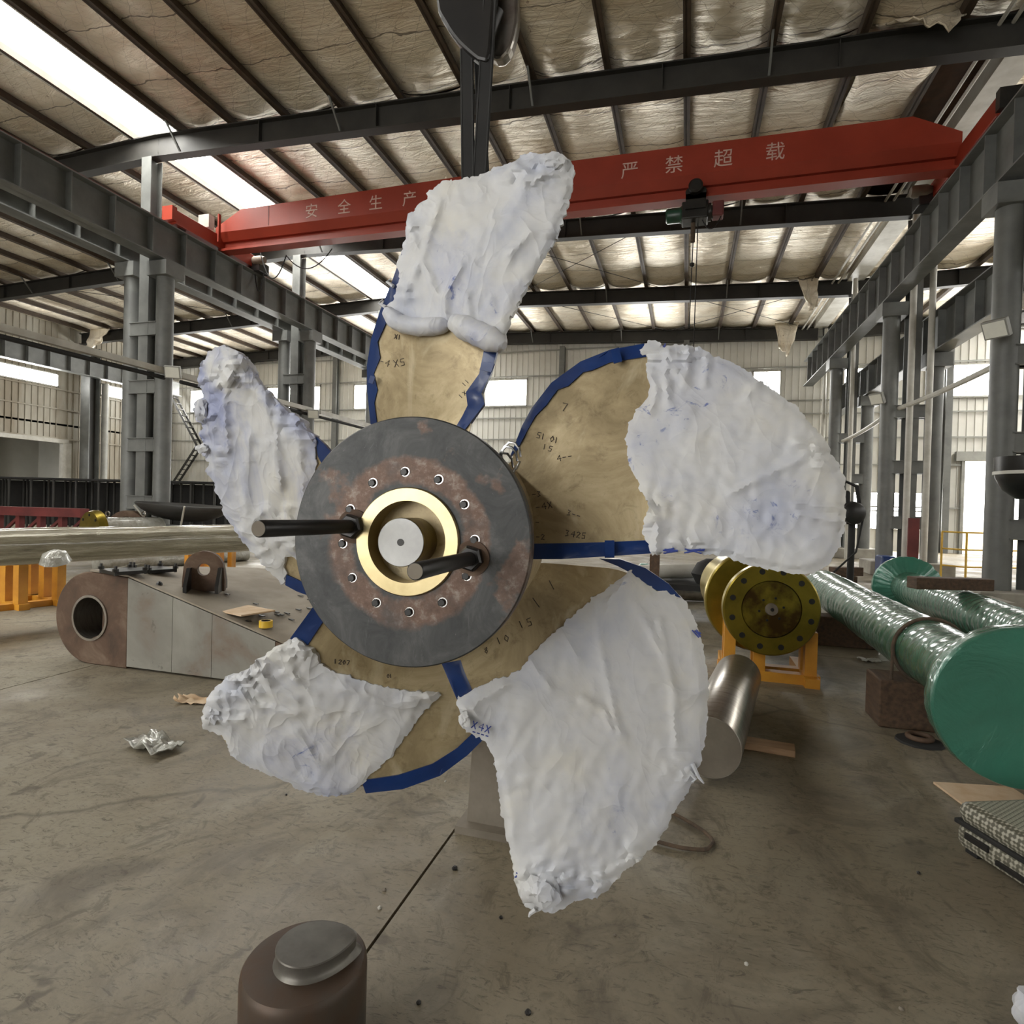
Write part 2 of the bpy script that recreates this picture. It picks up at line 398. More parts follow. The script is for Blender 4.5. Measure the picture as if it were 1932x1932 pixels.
# skylight: white corrugated panes, one per bay
sx0, sx1 = [e for e in PX if e < -13][-1] + .05, [e for e in PX if e > -13][0] - .1
for b in range(-3, 5):
    o = MB(); n = 24
    for i in range(n + 1):
        x = lerp(sx0 - .1, sx1 + .1, i / n)
        for y in (b * 6 + .02, b * 6 + 5.98): o.v.append((x, y, roofz(x) + .93 + .012 * (i % 2)))
    o.f = [(2 * i, 2 * i + 1, 2 * i + 3, 2 * i + 2) for i in range(n)]
    o.build('skylight_or_fill_pane', 'skylight', ceiling)
for b in range(2, 5):
    MB().lim((13.2, b * 6 + .2, roofz(13.5) + .7), (15.4, b * 6 + 5.8, roofz(13.5) + .72)).build('skylight_or_fill_pane', 'skylight', ceiling)  # added, unseen glowing panes that brighten the far end and right bay
for x, s_ in ((sx0 - .06, 1), (sx1 + .06, -1)):
    MB().lim((x - .02, -1, roofz(x) + .55), (x + .02, YB, roofz(x) + .98)).build('skylight_kerb', 'pipe_white', ceiling)
# rafters (I beams), one per frame
for fy in (6, 12, 18, 24, 29.75):
    for a, b in ((XW + .1, -13.0), (-13.0, XR - .1), (XR + .1, XE)):
        mb = MB()
        za, zb = roofz(a), roofz(b)
        mb.bar((a, fy, za + .015), (b, fy, zb + .015), .26, .03).bar((a, fy, za + .545), (b, fy, zb + .545), .26, .03).bar((a, fy, za + .28), (b, fy, zb + .28), .02, .52)
        n = int((b - a) / 3)
        for i in range(1, n):
            x = lerp(a, b, i / n); z = lerp(za, zb, i / n); mb.lim((x - .008, fy - .12, z + .03), (x + .008, fy + .12, z + .53))
        mb.build('roof_beam', 'steel_dark', ceiling)
    # knee braces under purlins
    for x in PX[::3]:
        if XW + 1 < x < XR - 1: MB().bar((x, fy - .55, roofz(x) + .6), (x, fy - .05, roofz(x) + .06), .04, .04).build('knee_brace', 'steel', ceiling)
# wind bracing rods in the last bay and thin sag rods
for a, b in (((-7, 18.2), (-1, 24)), ((-1, 18.2), (-7, 24)), ((-1, 24.2), (5, 29.6)), ((5, 24.2), (-1, 29.6)), ((-7, 24.2), (-1, 29.6)), ((-20, 12.2), (-14, 18)), ((-26, 18.2), (-20, 24))):
    MB().tube([(a[0], a[1], roofz(a[0]) + .5), (b[0], b[1], roofz(b[0]) + .5)], .012, 6).build('bracing_rod', 'steel_dark', ceiling)
# valley gutter over the right column row
MB().lim((XR - .28, -1, roofz(XR) + .55), (XR - .25, YB, roofz(XR) + .95)).lim((XR + .25, -1, roofz(XR) + .55), (XR + .28, YB, roofz(XR) + .95)).lim((XR - .28, -1, roofz(XR) + .53), (XR + .28, YB, roofz(XR) + .56)).build('valley_gutter', 'pipe_white', ceiling)
for dx in (-.75, -.55): MB().tube([(XR + dx, -1, roofz(XR) + .5), (XR + dx, YB, roofz(XR) + .5)], .035, 8).build('roof_pipe', 'pipe_white', ceiling)
# walls: ribbed siding with real openings
def ribbed(name, axis, at, a0, a1, z0, z1, holes, mat, rib=.3, out=1):
    As = sorted({a0, a1, *[h[0] for h in holes], *[h[1] for h in holes]}); Zs = sorted({z0, z1, *[h[2] for h in holes], *[h[3] for h in holes]})
    mb = MB()
    def P(a, z, d): return (a, at - d * out, z) if axis == 'x' else (at - d * out, a, z)
    for i in range(len(As) - 1):
        for j in range(len(Zs) - 1):
            ca, cz = (As[i] + As[i + 1]) / 2, (Zs[j] + Zs[j + 1]) / 2
            if any(h[0] < ca < h[1] and h[2] < cz < h[3] for h in holes): continue
            A, B, C_, D = As[i], As[i + 1], Zs[j], Zs[j + 1]
            mb.add([P(A, C_, 0), P(B, C_, 0), P(B, D, 0), P(A, D, 0)], [(0, 1, 2, 3)])
            n0 = math.ceil(A / rib)
            while n0 * rib < B - .04:
                a = n0 * rib; n0 += 1
                mb.add([P(a, C_, 0), P(a + .015, C_, .035), P(a + .035, C_, .035), P(a + .05, C_, 0), P(a, D, 0), P(a + .015, D, .035), P(a + .035, D, .035), P(a + .05, D, 0)],
                       [(0, 1, 5, 4), (1, 2, 6, 5), (2, 3, 7, 6)])
    return struct(mb.build(name, mat))
wins = [(-29.6, -27.0), (-24.0, -20.35), (-18.2, -14.2), (-10.4, -8.05), (-3.4, -.6), (2.8, 4.06), (6.6, 7.9), (9.8, 12.9), (14.6, 17.2)]
low = [(-24.2, -20.6, 0.9, 3.0), (-17.4, -14.6, .9, 3.0), (6.7, 10.2, .9, 2.6)]
door = (11.35, 14.2, 0, 3.95)
holes = [(a, b, 6.7, 8.12) for a, b in wins] + low + [door]
struct(MB().lim((XW, YS - .1, 0), (-22, YS, 11)).lim((-3, YS - .1, 0), (XE, YS, 11)).lim((-22, YS - .1, 8), (-3, YS, 11)).build('wall_front', 'siding'))
struct(MB().lim((XE, YS, 0), (XE + .1, YB, 6.4)).lim((XE, YS, 8.4), (XE + .1, YB, 11)).build('wall_right', 'siding'))
wall_back = ribbed('wall_back', 'x', YB, XW, XE, 0, 10.9, holes, 'siding')
for z in (1.9, 3.75, 4.95, 6.05, 6.66, 8.2, 9.5):
    MB().lim((XW, YB - .12, z), (door[0], YB - .06, z + .06) if z < 3.9 else (XE, YB - .06, z + .06)).build('girt', 'steel_light', wall_back)
for x in (-27.2, -25, -19.2, -12.4, -6.2, -.2, 10.6, 14.6): MB().lim((x - .13, YB - .2, 0), (x + .13, YB - .13, 9.6)).lim((x - .02, YB - .4, 0), (x + .02, YB - .2, 9.6)).lim((x - .13, YB - .45, 0), (x + .13, YB - .4, 9.6)).build('wind_post', 'steel', wall_back)
def window(n, axis, at, a0, a1, z0, z1, parts=3, bars=0):
    lo = lambda a, d, z: (a, at + d, z) if axis == 'x' else (at - d, a, z)
    fr = MB()
    for (p, q) in ((lo(a0, -.06, z0), lo(a1, .04, z0 + .06)), (lo(a0, -.06, z1 - .06), lo(a1, .04, z1)), (lo(a0, -.06, z0), lo(a0 + .06, .04, z1)), (lo(a1 - .06, -.06, z0), lo(a1, .04, z1))): fr.lim(p, q)
    o = struct(fr.build('window_%d' % n, 'pipe_white'))
    for i in range(parts):
        p, q = lerp(a0 + .06, a1 - .06, i / parts), lerp(a0 + .06, a1 - .06, (i + 1) / parts)
        MB().add([lo(p + .015, 0, z0 + .06), lo(q - .015, 0, z0 + .06), lo(q - .015, 0, z1 - .06), lo(p + .015, 0, z1 - .06)], [(0, 1, 2, 3)]).build('pane', 'pane', o)
        if i: MB().lim(lo(p - .02, -.03, z0 + .06), lo(p + .02, .02, z1 - .06)).build('mullion', 'pipe_white', o)
    for i in range(bars):
        z = lerp(z0, z1, (i + 1) / (bars + 1)); MB().lim(lo(a0, -.04, z - .03), lo(a1, .02, z + .03)).build('transom', 'steel_light', o)
nw = 1
for a, b in wins: window(nw, 'x', YB, a, b, 6.7, 8.12, 2); nw += 1
for a, b, c, d in low: window(nw, 'x', YB, a, b, c, d, 4, 1); nw += 1
trim = struct(MB().lim((door[0] - .35, YB - .25, 3.95), (door[1] + .2, YB - .05, 4.35)).lim((door[0] - .12, YB - .2, 0), (door[0], YB - .04, 3.95)).build('trim_1', 'steel_light'))
lw = [(19.2, 22.9, 6.93, 7.62), (25.2, 28.4, 6.93, 7.62)]
wall_left = ribbed('wall_left', 'y', XW, YS, YB, 0, 10.7, [*lw, (15.5, 23.1, 0, 4.12)], 'siding_dirty', .3, -1)
for z in (4.3, 5.8, 6.8): MB().lim((XW + .04, -1, z), (XW + .1, YB, z + .07)).build('girt', 'siding_dirty', wall_left)
for a, b, c, d in lw: window(nw, 'y', XW, a, b, c, d, 4); nw += 1
struct(MB().lim((XW - .1, 15.2, 4.1), (XW + .15, 23.4, 4.3)).lim((XW - .1, 23.1, 0), (XW + .15, 23.55, 4.12)).build('trim_2', 'pipe_white'))
annex = struct(MB().lim((XW - 7, 12, 0), (XW - 6.9, 27, 5)).lim((XW - 7, 26.9, 0), (XW, 27, 5)).lim((XW - 7, 12, 0), (XW, 12.1, 5)).build('wall_annex', 'siding'))
MB().lim((XW - 7, 12, 5), (XW, 27, 5.1)).build('annex_roof', 'steel_dark', annex)
MB().lim((XW - 6.85, 24, 0), (XW - 6.55, 24.4, 5)).build('annex_post', 'steel_dark', annex)
MB().lim((XW - 5, 16, 4.9), (XW - 4.2, 20, 4.98)).build('annex_skylight', 'pane', annex)
# ---------------------------------------------------------------- lattice columns
def lattice(name, x, y, inner, zi, zo, label):
    t = thing(name, (x, y, .35), label, 'column', 'lattice columns carrying the crane runways')
    s = inner
    MB().lim((x - .95, y - .55, 0), (x + .95, y + .55, .35)).build('pedestal', 'concrete', t, bevel=.02)
    for dx, z in ((s * .5, zi), (-s * .53, zo)):
        MB().tube([(x + dx, y, .35), (x + dx, y, z - .35)], .2, 24).build('tube', 'steel', t, True)
        MB().lim((x + dx - .3, y - .28, z - .35), (x + dx + .3, y + .28, z)).build('cap', 'steel', t)
    top = roofz(x)
    MB().lim((x - .15, y - .17, .35), (x + .15, y - .15, top)).lim((x - .15, y + .15, .35), (x + .15, y + .17, top)).lim((x - .012, y - .15, .35), (x + .012, y + .15, top)).build('post', 'steel', t)
    z = 1.2
    while z < min(zi, zo) - .6:
        for yy in (y - .15, y + .15):
            MB().lim((x - .42, yy - .012, z), (x + .42, yy + .012, z + .34)).lim((x - .42, yy - .05, z), (x + .42, yy + .05, z + .02)).lim((x - .42, yy - .05, z + .32), (x + .42, yy + .05, z + .34)).build('batten', 'steel', t)
        z += 1.45
    return t
for i, (y, wd) in enumerate(((12, 'tallest in view'), (18, 'second from the camera'), (24, 'third from the camera'))):
    lattice('lattice_column', XL, y, 1, 7.35, 7.4, 'grey twin-tube steel column in the left row, ' + wd)
    lattice('lattice_column', XR, y, -1, 7.1, 5.75, 'grey twin-tube steel column in the right row, ' + ('nearest, cut by the photo edge' if i == 0 else wd))
for i, y in enumerate((18, 24)):      # stanchions along the left wall and right bay end
    t = thing('wall_stanchion', (XW + .7, y, 0), 'dark H-section stanchion against the left wall, ' + ('beside the wide doorway' if i else 'at the photo edge'), 'column')
    MB().lim((XW + .5, y - .3, 0), (XW + 1.1, y - .26, 9.2)).lim((XW + .5, y + .26, 0), (XW + 1.1, y + .3, 9.2)).build('flange', 'steel', t)
    MB().lim((XW + .78, y - .26, 0), (XW + .82, y + .26, 9.2)).build('web', 'steel_dark', t)
    MB().tube([(XW + 1.2, y + .5, 0), (XW + 1.2, y + .5, 7.4)], .16, 16).build('tube', 'steel_light', t, True)
# ---------------------------------------------------------------- crane runway beams
def runway(x, zb, zt, label, rail, wd=.4, y0=0, y1=29.3):
    t = thing('crane_runway_beam', (x, y0, zb), label, 'beam', 'crane runway beams')
    MB().lim((x - .008, y0, zb), (x + .008, y1, zt)).build('web', 'steel', t)
    MB().lim((x - wd / 2, y0, zt - .03), (x + wd / 2, y1, zt)).build('top_flange', 'steel', t)
    MB().lim((x - wd / 2, y0, zb), (x + wd / 2, y1, zb + .03)).build('bottom_flange', 'steel', t)
    MB().lim((x - .04, y0, zt), (x + .04, y1, zt + .09)).build('rail', rail, t)
    y = y0 + .5; me = None
    while y < y1:
        if me is None:
            o = MB().lim((x - wd / 2 + .02, -.012, zb + .03), (x + wd / 2 - .02, .012, zt - .03)).build('stiffener', 'steel', t); me = o.data
        else: o = place('stiffener', me, None, t)
        o.matrix_basis = Matrix.Translation((0, y, 0)); y += 1.0
    return t
runway(-12.75, 7.42, 8.33, 'deep grey crane rail beam over the left columns with a red rail on top', 'red')
runway(-13.8, 7.42, 8.05, 'grey crane beam facing the left bay, just behind the red-railed one', 'steel')
runway(5.06, 7.2, 8.33, 'deep grey crane rail beam rising along the right column row', 'steel_light')
runway(6.15, 5.78, 6.8, 'lower grey crane beam of the right-hand bay behind the column row', 'steel_light')
runway(XW + 1.2, 7.6, 8.4, 'grey crane beam high on the far left wall above the windows', 'pipe_white', y0=10)
# ---------------------------------------------------------------- travelling crane
GY = 13.9
crane = thing('overhead_crane', (-4, GY, 8.4), 'red single-girder overhead travelling crane spanning the hall', 'crane')
def girder():
    mb = MB(); n = 0
    secs = [(-12.72, 9.0), (-11.9, 9.42), (-4, 9.52), (4.1, 9.47), (4.95, 9.05)]
    for x, zt in secs:
        zt0 = zt; pr = [(-.27, zt0), (-.27, 8.86), (-.12, 8.66), (-.025, 8.66), (-.025, 8.46), (-.17, 8.46), (-.17, 8.4), (.17, 8.4), (.17, 8.46), (.025, 8.46), (.025, 8.66), (.12, 8.66), (.27, 8.86), (.27, zt0)]
        mb.v += [(x, GY + a, z) for a, z in pr]; n = len(pr)
    for i in range(len(secs) - 1): mb.f += [(i * n + k, i * n + (k + 1) % n, (i + 1) * n + (k + 1) % n, (i + 1) * n + k) for k in range(n)]
    mb.f += [tuple(range(n)), tuple((len(secs) - 1) * n + k for k in range(n - 1, -1, -1))]
    return mb.build('girder', 'red', crane)
gd = girder()
fnt = None
def glyph(ch, x, z, size):
    cu = bpy.data.curves.new('lettering', 'FONT'); cu.body = ch; cu.size = size; cu.align_x = 'CENTER'; cu.align_y = 'CENTER'; cu.extrude = .003
    tmp = bpy.data.objects.new('tmp_text', cu); COL.objects.link(tmp); bpy.context.view_layer.update()
    me = bpy.data.meshes.new_from_object(tmp.evaluated_get(bpy.context.evaluated_depsgraph_get())); bpy.data.objects.remove(tmp)
    o = place('lettering', me, None, gd, local=Matrix.Translation((x, GY - .275, z)) @ Matrix.Rotation(math.pi / 2, 4, 'X'))
    me.materials.clear(); me.materials.append(M['letter']); return o
for ch, x in zip('安全生产严禁超载', (-9.66, -8.69, -7.78, -6.84, -1.43, -.47, .55, 1.58)): glyph(ch, x, 9.1, .4)
MB().lim((-11.0, GY - .276, 8.9), (-10.985, GY - .27, 9.45)).build('weld_seam', 'red_dark', gd)
for x, nm in ((-12.75, 'left'), (5.06, 'right')):
    et = MB().lim((x - .14, GY - 1.7, 8.45), (x + .14, GY + 1.5, 8.8)).build('end_truck', 'red', crane, bevel=.01)
    for y in (GY - 1.4, GY + 1.2): MB().rings((x - .06, y, 8.53), (1, 0, 0), [(0, .13), (.12, .13)], 20).build('wheel', 'black', et, True)
    MB().lim((x - .16, GY - 1.85, 8.5), (x + .16, GY - 1.7, 8.85)).build('buffer', 'red' if nm == 'left' else 'black', et)
    mt = MB().rings((x + (.15 if nm == 'left' else -.55), GY + 1.1, 8.62), (1, 0, 0), [(0, .1), (.05, .13), (.3, .13), (.4, .09)], 16).build('drive_motor', 'dirty_steel', et, True)
    MB().lim((x + (.1 if nm == 'left' else -.4), GY + 1.05, 8.3), (x + (.4 if nm == 'left' else -.1), GY + 1.5, 8.6)).build('gearbox', 'black', et, bevel=.02)
MB().lim((-12.45, GY - .5, 8.5), (-12.41, GY - .42, 9.25)).build('conductor_post', 'red', crane)
MB().lim((-12.95, GY - .65, 8.85), (-12.6, GY - .45, 9.2)).build('control_box', 'pipe_white', crane)
def sag(a, b, d, n=12):
    a, b = V(a), V(b); return [a.lerp(b, i / n) - V((0, 0, d * 4 * (i / n) * (1 - i / n))) for i in range(n + 1)]
for a, b, d in (((-12.2, GY + .9, 8.75), (-11.0, GY + .5, 8.4), .7), ((-11.0, GY + .5, 8.4), (-9.4, GY + .3, 8.35), .45), ((-12.7, GY + 1.3, 8.3), (-12.3, GY + 1.2, 8.3), .55)):
    MB().tube(sag(a, b, d), .016, 6).build('festoon_cable', 'black_matte', crane)
# hoist under the girder
hx = .0
h = thing('electric_hoist', (hx, GY, 7.9), 'dark electric rope hoist with green motor hanging under the red girder', 'hoist')
MB().lim((hx - .2, GY - .32, 8.3), (hx + .22, GY + .32, 8.42)).lim((hx - .2, GY - .32, 8.1), (hx + .22, GY - .28, 8.5)).build('trolley_frame', 'black', h)
for dx in (-.12, .14):
    MB().rings((hx + dx, GY - .24, 8.5), (0, 1, 0), [(0, .09), (.12, .09)], 20).build('trolley_wheel', 'black', h, True)
MB().rings((hx + .0, GY - .5, 8.52), (0, 1, 0), [(0, .11), (.04, .15), (.2, .15)], 20).build('trolley_motor', 'black', h, True)
MB().lim((hx - .28, GY - .26, 7.92), (hx + .28, GY + .2, 8.3)).build('drum_housing', 'black', h, bevel=.03)
MB().rings((hx - .62, GY - .05, 8.1), (1, 0, 0), [(0, .13), (.03, .16), (.3, .16), (.34, .19)], 24).build('lift_motor', 'green_motor', h, True)
MB().rings((hx + .28, GY - .05, 8.1), (1, 0, 0), [(0, .19), (.06, .19), (.06, .14), (.2, .14)], 24).build('gear_case', 'black', h, True)
MB().lim((hx + .36, GY - .2, 7.96), (hx + .6, GY + .1, 8.28)).build('control_box', 'red_dark', h, bevel=.03)
MB().tube([(hx - .03, GY, 7.95), (hx - .03, GY, 7.5)], .05, 10).build('rope_guide', 'rope', h)
MB().tube([(hx - .02, GY, 7.6), (hx - .05, GY, 5.6)], .011, 6).build('hoist_rope', 'black_matte', h)
MB().tube([(hx + .07, GY, 7.95), (hx + .06, GY, 4.6)], .011, 6).build('pendant_cable', 'black_matte', h)
MB().rings((hx - .028, GY, 6.95), (0, 0, 1), [(0, .02), (.02, .05), (.08, .05), (.1, .02)], 12).build('rope_stop', 'black', h, True)
MB().tube(sag((hx + .15, GY - .1, 7.95), (hx + .55, GY - .1, 7.98), .25), .012, 6).build('motor_cable', 'black_matte', h)
# ---------------------------------------------------------------- cable tray, pipes, floodlights
for k, (y0, y1) in enumerate(((2, 11.75), (12.25, 17.75), (18.25, 29))):
    t = thing('cable_tray', (-12.45, y0, 4.4), 'pale pipe run along the left columns, ' + ('nearest stretch ending at the tallest column', 'stretch between first and second column', 'farthest stretch before the end wall')[k], 'pipe', 'pipe runs on the left columns')
    MB().lim((-12.5, y0, 4.55), (-12.36, y1, 4.69)).build('tray', 'pipe_white', t)
    MB().tube([(-12.42, y0, 4.45), (-12.42, y1, 4.45)], .05, 10).build('conduit', 'black_matte', t, True)
for k, (a, b) in enumerate((((1590, 832, 23.6), (1663, 790, 18.2)), ((1697, 770, 17.8), (1905, 676, 12.2)))):
    p, q = onY(a[0], a[1], a[2]), onY(b[0], b[1], b[2])
    tag(MB().tube(sag(p, q, .05), .06, 8).build('strung_pipe', 'pipe_white', None, True), 'white pipe slung between right columns, ' + ('farther one' if k == 0 else 'nearer one above the railing'), 'pipe', 'pipes slung between right columns')
for k, (px, y) in enumerate(((1748, 17.3), (1712, 17.2), (1602, 23.2), (1550, 29.2))):
    p = onY(px, 900, y)
    t = MB().tube([(p.x, y, 0), (p.x, y, 9.7)], .075, 10).build('downpipe', 'pipe_white', None, True)
    tag(t, ('white rain downpipe on the second right column, thicker front one', 'stained downpipe just behind the thicker one on second right column', 'white downpipe on the third right column', 'farthest white downpipe by the end wall')[k], 'pipe', 'rain downpipes')
def flood(p, aim, label):
    p = V(p); t = thing('floodlight', p, label, 'light', 'floodlights on columns')
    r = V(aim).normalized().to_track_quat('Y', 'Z').to_matrix()
    MB().box(p, (.36, .1, .3), r).build('housing', 'steel_light', t, bevel=.01)
    MB().box(p + r @ V((0, .055, 0)), (.31, .01, .25), r).build('lens', 'lamp_glass', t)
    MB().bar(p - r @ V((0, .05, 0)), p - r @ V((0, .3, .1)), .03, .03).build('bracket', 'black', t)
flood(onX(326, 702, -12.2), (.5, -.9, -.4), 'square floodlight on the tallest left column')
flood(onX(591, 781, -12.2), (.5, -.9, -.4), 'square floodlight on the second left column')
flood(onX(1880, 620, 4.75), (-.7, -.6, -.5), 'square floodlight on the nearest right column')
flood(onX(1655, 752, 4.75), (-.7, -.6, -.5), 'square floodlight on the second right column')
# torn insulation flaps
def flap(pts, label, mat='foil', seed=1):
    n = 9; mb = MB(); a, b, c, d = [V(q) for q in pts]
    for i in range(n + 1):
        for j in range(n + 1):
            u, v = i / n, j / n; q = (a.lerp(b, u)).lerp(d.lerp(c, u), v)
            q += V((noise.noise((u * 3, v * 3, seed)) * .16 * v, noise.noise((u * 3, v * 3, seed + 9)) * .16 * v, noise.noise((u * 4, v * 2, seed + 4)) * .2 * v)); mb.v.append(tuple(q))
    for i in range(n):
        for j in range(n): k0 = i * (n + 1) + j; mb.f.append((k0, k0 + 1, k0 + n + 2, k0 + n + 1))
    o = mb.build('torn_insulation', mat, None, True); sol = o.modifiers.new('thick', 'SOLIDIFY'); sol.thickness = .02
    return tag(o, label, 'insulation', 'torn insulation sheets')
zr = roofz(3)
flap([(2.9, 11.9, zr + .7), (4.4, 11.9, zr + .7), (4.0, 11.5, zr + .15), (3.3, 11.4, zr + .3)], 'ragged insulation flap hanging above the red crane at top right', seed=2)
flap([(3.6, 23.7, zr + .7), (4.3, 23.7, zr + .7), (4.3, 23.5, zr - .5), (4.0, 23.5, zr - .7)], 'brown torn insulation hanging beside the third roof beam', seed=5)
flap([(3.6, 29.2, zr + .6), (4.6, 29.2, zr + .6), (4.2, 29.0, zr - .9), (3.8, 29.0, zr - .6)], 'shredded insulation hanging near the end wall', seed=8)
flap([(-29.9, 23.7, roofz(-29) + .6), (-28.6, 23.7, roofz(-29) + .6), (-29.2, 23.6, roofz(-29) - .25), (-30.1, 23.6, roofz(-29) - .6)], 'loose pale insulation scrap hanging over the far left bay', seed=11)
flap([(2.9, 14.8, zr + .74), (4.3, 14.8, zr + .74), (4.2, 12.6, zr + .5), (2.9, 12.5, zr + .45)], 'bright sagging insulation sheet beside the right end of the crane', seed=14)
# stair on the end wall
t = thing('wall_ladder', (-36.8 + 8, 29.6, 0), 'thin steel stair zigzagging up the end wall behind the left column', 'stairs')
for a, b in (((-30.4, 7.9), (-28.2, 4.6)), ((-28.2, 4.6), (-30.2, 2.0))):
    MB().bar((a[0], 29.5, a[1]), (b[0], 29.5, b[1]), .05, .12).bar((a[0], 29.1, a[1]), (b[0], 29.1, b[1]), .05, .12).build('stringer', 'steel_dark', t)
    for i in range(1, 9):
        x, z = lerp(a[0], b[0], i / 9), lerp(a[1], b[1], i / 9); MB().lim((x - .12, 29.1, z - .02), (x + .12, 29.5, z + .02)).build('tread', 'steel_dark', t)
# railing by the right door
t = thing('guard_railing', (6.6, 16.4, 0), 'yellow tubular guard railing in front of the bright doorway', 'railing')
RA = [(5.9, 16.6), (6.25, 16.2), (6.7, 16.4), (7.2, 16.6), (7.9, 17.0)]
for i, (x, y) in enumerate(RA): MB().tube([(x, y, 0), (x, y, 1.2)], .025, 8).build('post', 'rail_yellow', t, True)
for z in (1.2, .8, .4): MB().tube([(x, y, z) for x, y in RA], .02, 8).build('rail', 'rail_yellow', t, True)
struct(MB().lim((4.2, 10.6, 0), (4.75, 11.4, .3)).lim((6.6, 10.6, 0), (24, 11.4, .3)).build('trim_3', 'concrete'))
# ================================================================ THE PROPELLER
AX = ray(1209, 979).normalized()                       # axis, away from the camera
O = CAM + ray(769, 1022) * 1.78                        # centre of the flange face
UU = V((0, 0, 1)).cross(AX).normalized() * -1; UU = AX.cross(V((0, 0, 1))).normalized(); VV = UU.cross(AX).normalized()
prop = thing('propeller', (O.x, O.y, .1), 'huge five-bladed bronze ship propeller partly wrapped in white fabric', 'propeller')
PITCH, W0 = .27, .33
def local_frame(o, z): return Matrix.Translation(o) @ Matrix((UU, VV, z)).transposed().to_4x4()
TP = local_frame(O, AX)
def on_axis(x, y, w):
    d = ray(x, y); return CAM + d * ((w + AX.dot(O - CAM)) / AX.dot(d))
def on_blade(x, y, th, off=0.0):
    wv = W0
    for _ in range(14):
        p = on_axis(x, y, wv + off); q = p - O; a = math.atan2(q.dot(VV), q.dot(UU)) - th
        a = (a + math.pi) % (2 * math.pi) - math.pi; r = math.hypot(q.dot(UU), q.dot(VV))
        wv = .5 * wv + .5 * (W0 + PITCH * max(-1.1, min(1.1, a)) * min(1, r / .45) + .05 * r)
    return on_axis(x, y, wv + off)
def spline(P, closed=True, step=9.0):
    n = len(P); out = []
    for i in range(n if closed else n - 1):
        p0, p1, p2, p3 = (P[(i - 1) % n] if closed else P[max(i - 1, 0)]), P[i], P[(i + 1) % n], (P[(i + 2) % n] if closed else P[min(i + 2, n - 1)])
        L = math.dist(p1, p2); m = max(1, int(L / step))
        for k in range(m):
            t = k / m
            out.append(tuple(.5 * (2 * p1[c] + (p2[c] - p0[c]) * t + (2 * p0[c] - 5 * p1[c] + 4 * p2[c] - p3[c]) * t * t + (3 * p1[c] - p0[c] - 3 * p2[c] + p3[c]) * t ** 3) for c in (0, 1)))
    if not closed: out.append(P[-1])
    return out
def seg_d(p, a, b):
    dx, dy = b[0] - a[0], b[1] - a[1]; L = dx * dx + dy * dy
    t = 0 if L == 0 else max(0, min(1, ((p[0] - a[0]) * dx + (p[1] - a[1]) * dy) / L))
    return math.hypot(p[0] - a[0] - t * dx, p[1] - a[1] - t * dy)
def edge_d(p, P): return min(seg_d(p, P[i - 1], P[i]) for i in range(len(P)))
def inside(p, P):
    c = False
    for i in range(len(P)):
        a, b = P[i - 1], P[i]
        if (a[1] > p[1]) != (b[1] > p[1]) and p[0] < (b[0] - a[0]) * (p[1] - a[1]) / (b[1] - a[1]) + a[0]: c = not c
    return c
def sheet(name, P, th, tf, mat, parent, step=15, smooth_edge=True, back=None, fray=0.0):
    """closed solid on the blade's helical surface; tf(p, d) = half thickness"""
    P = spline(P, True, step * .6) if smooth_edge else P
    if fray: P = [(x + fray * (noise.noise((x * .11, y * .11, 1.5)) + .7 * noise.noise((x * .31, y * .31, 4))), y + fray * (noise.noise((x * .11, y * .11, 8.5)) + .7 * noise.noise((x * .31, y * .31, 14)))) for x, y in P]
    x0, x1 = min(q[0] for q in P), max(q[0] for q in P); y0, y1 = min(q[1] for q in P), max(q[1] for q in P)
    pts = [V(q) for q in P]; nb = len(pts); row = 0; y = y0 + step * .5
    while y < y1:
        x = x0 + (row % 2) * step * .5
        while x < x1:
            q = (x, y)
            if inside(q, P) and edge_d(q, P) > step * .45: pts.append(V(q))
            x += step
        y += step * .87; row += 1
    vs, es, fs, *_ = delaunay_2d_cdt(pts, [(i, (i + 1) % nb) for i in range(nb)], [], 1, 1e-4)
    n = len(vs); cent = [(sum(vs[i][0] for i in f) / 3, sum(vs[i][1] for i in f) / 3) for f in fs]
    fs = [f for f, c in zip(fs, cent) if inside(c, P)]
    fr, bk = [], []
    for q in vs:
        t = tf((q[0], q[1]), edge_d((q[0], q[1]), P)); p = on_blade(q[0], q[1], th, -t)
        fr.append(p); bk.append(p + AX * ((2 * t) if back is None else t + back))
    cnt = {}
    for f in fs:
        for i in range(len(f)):
            e = (f[i], f[(i + 1) % len(f)]); cnt[e] = 1
    F_ = [tuple(f) for f in fs] + [tuple(i + n for i in reversed(f)) for f in fs]
    for (a, b) in cnt:
        if (b, a) not in cnt: F_.append((b, a, a + n, b + n))
    mb = MB(); mb.v = [tuple(q) for q in fr + bk]; mb.f = F_
    o = mb.build(name, mat, parent, True); return o
HUB = (769, 1022)
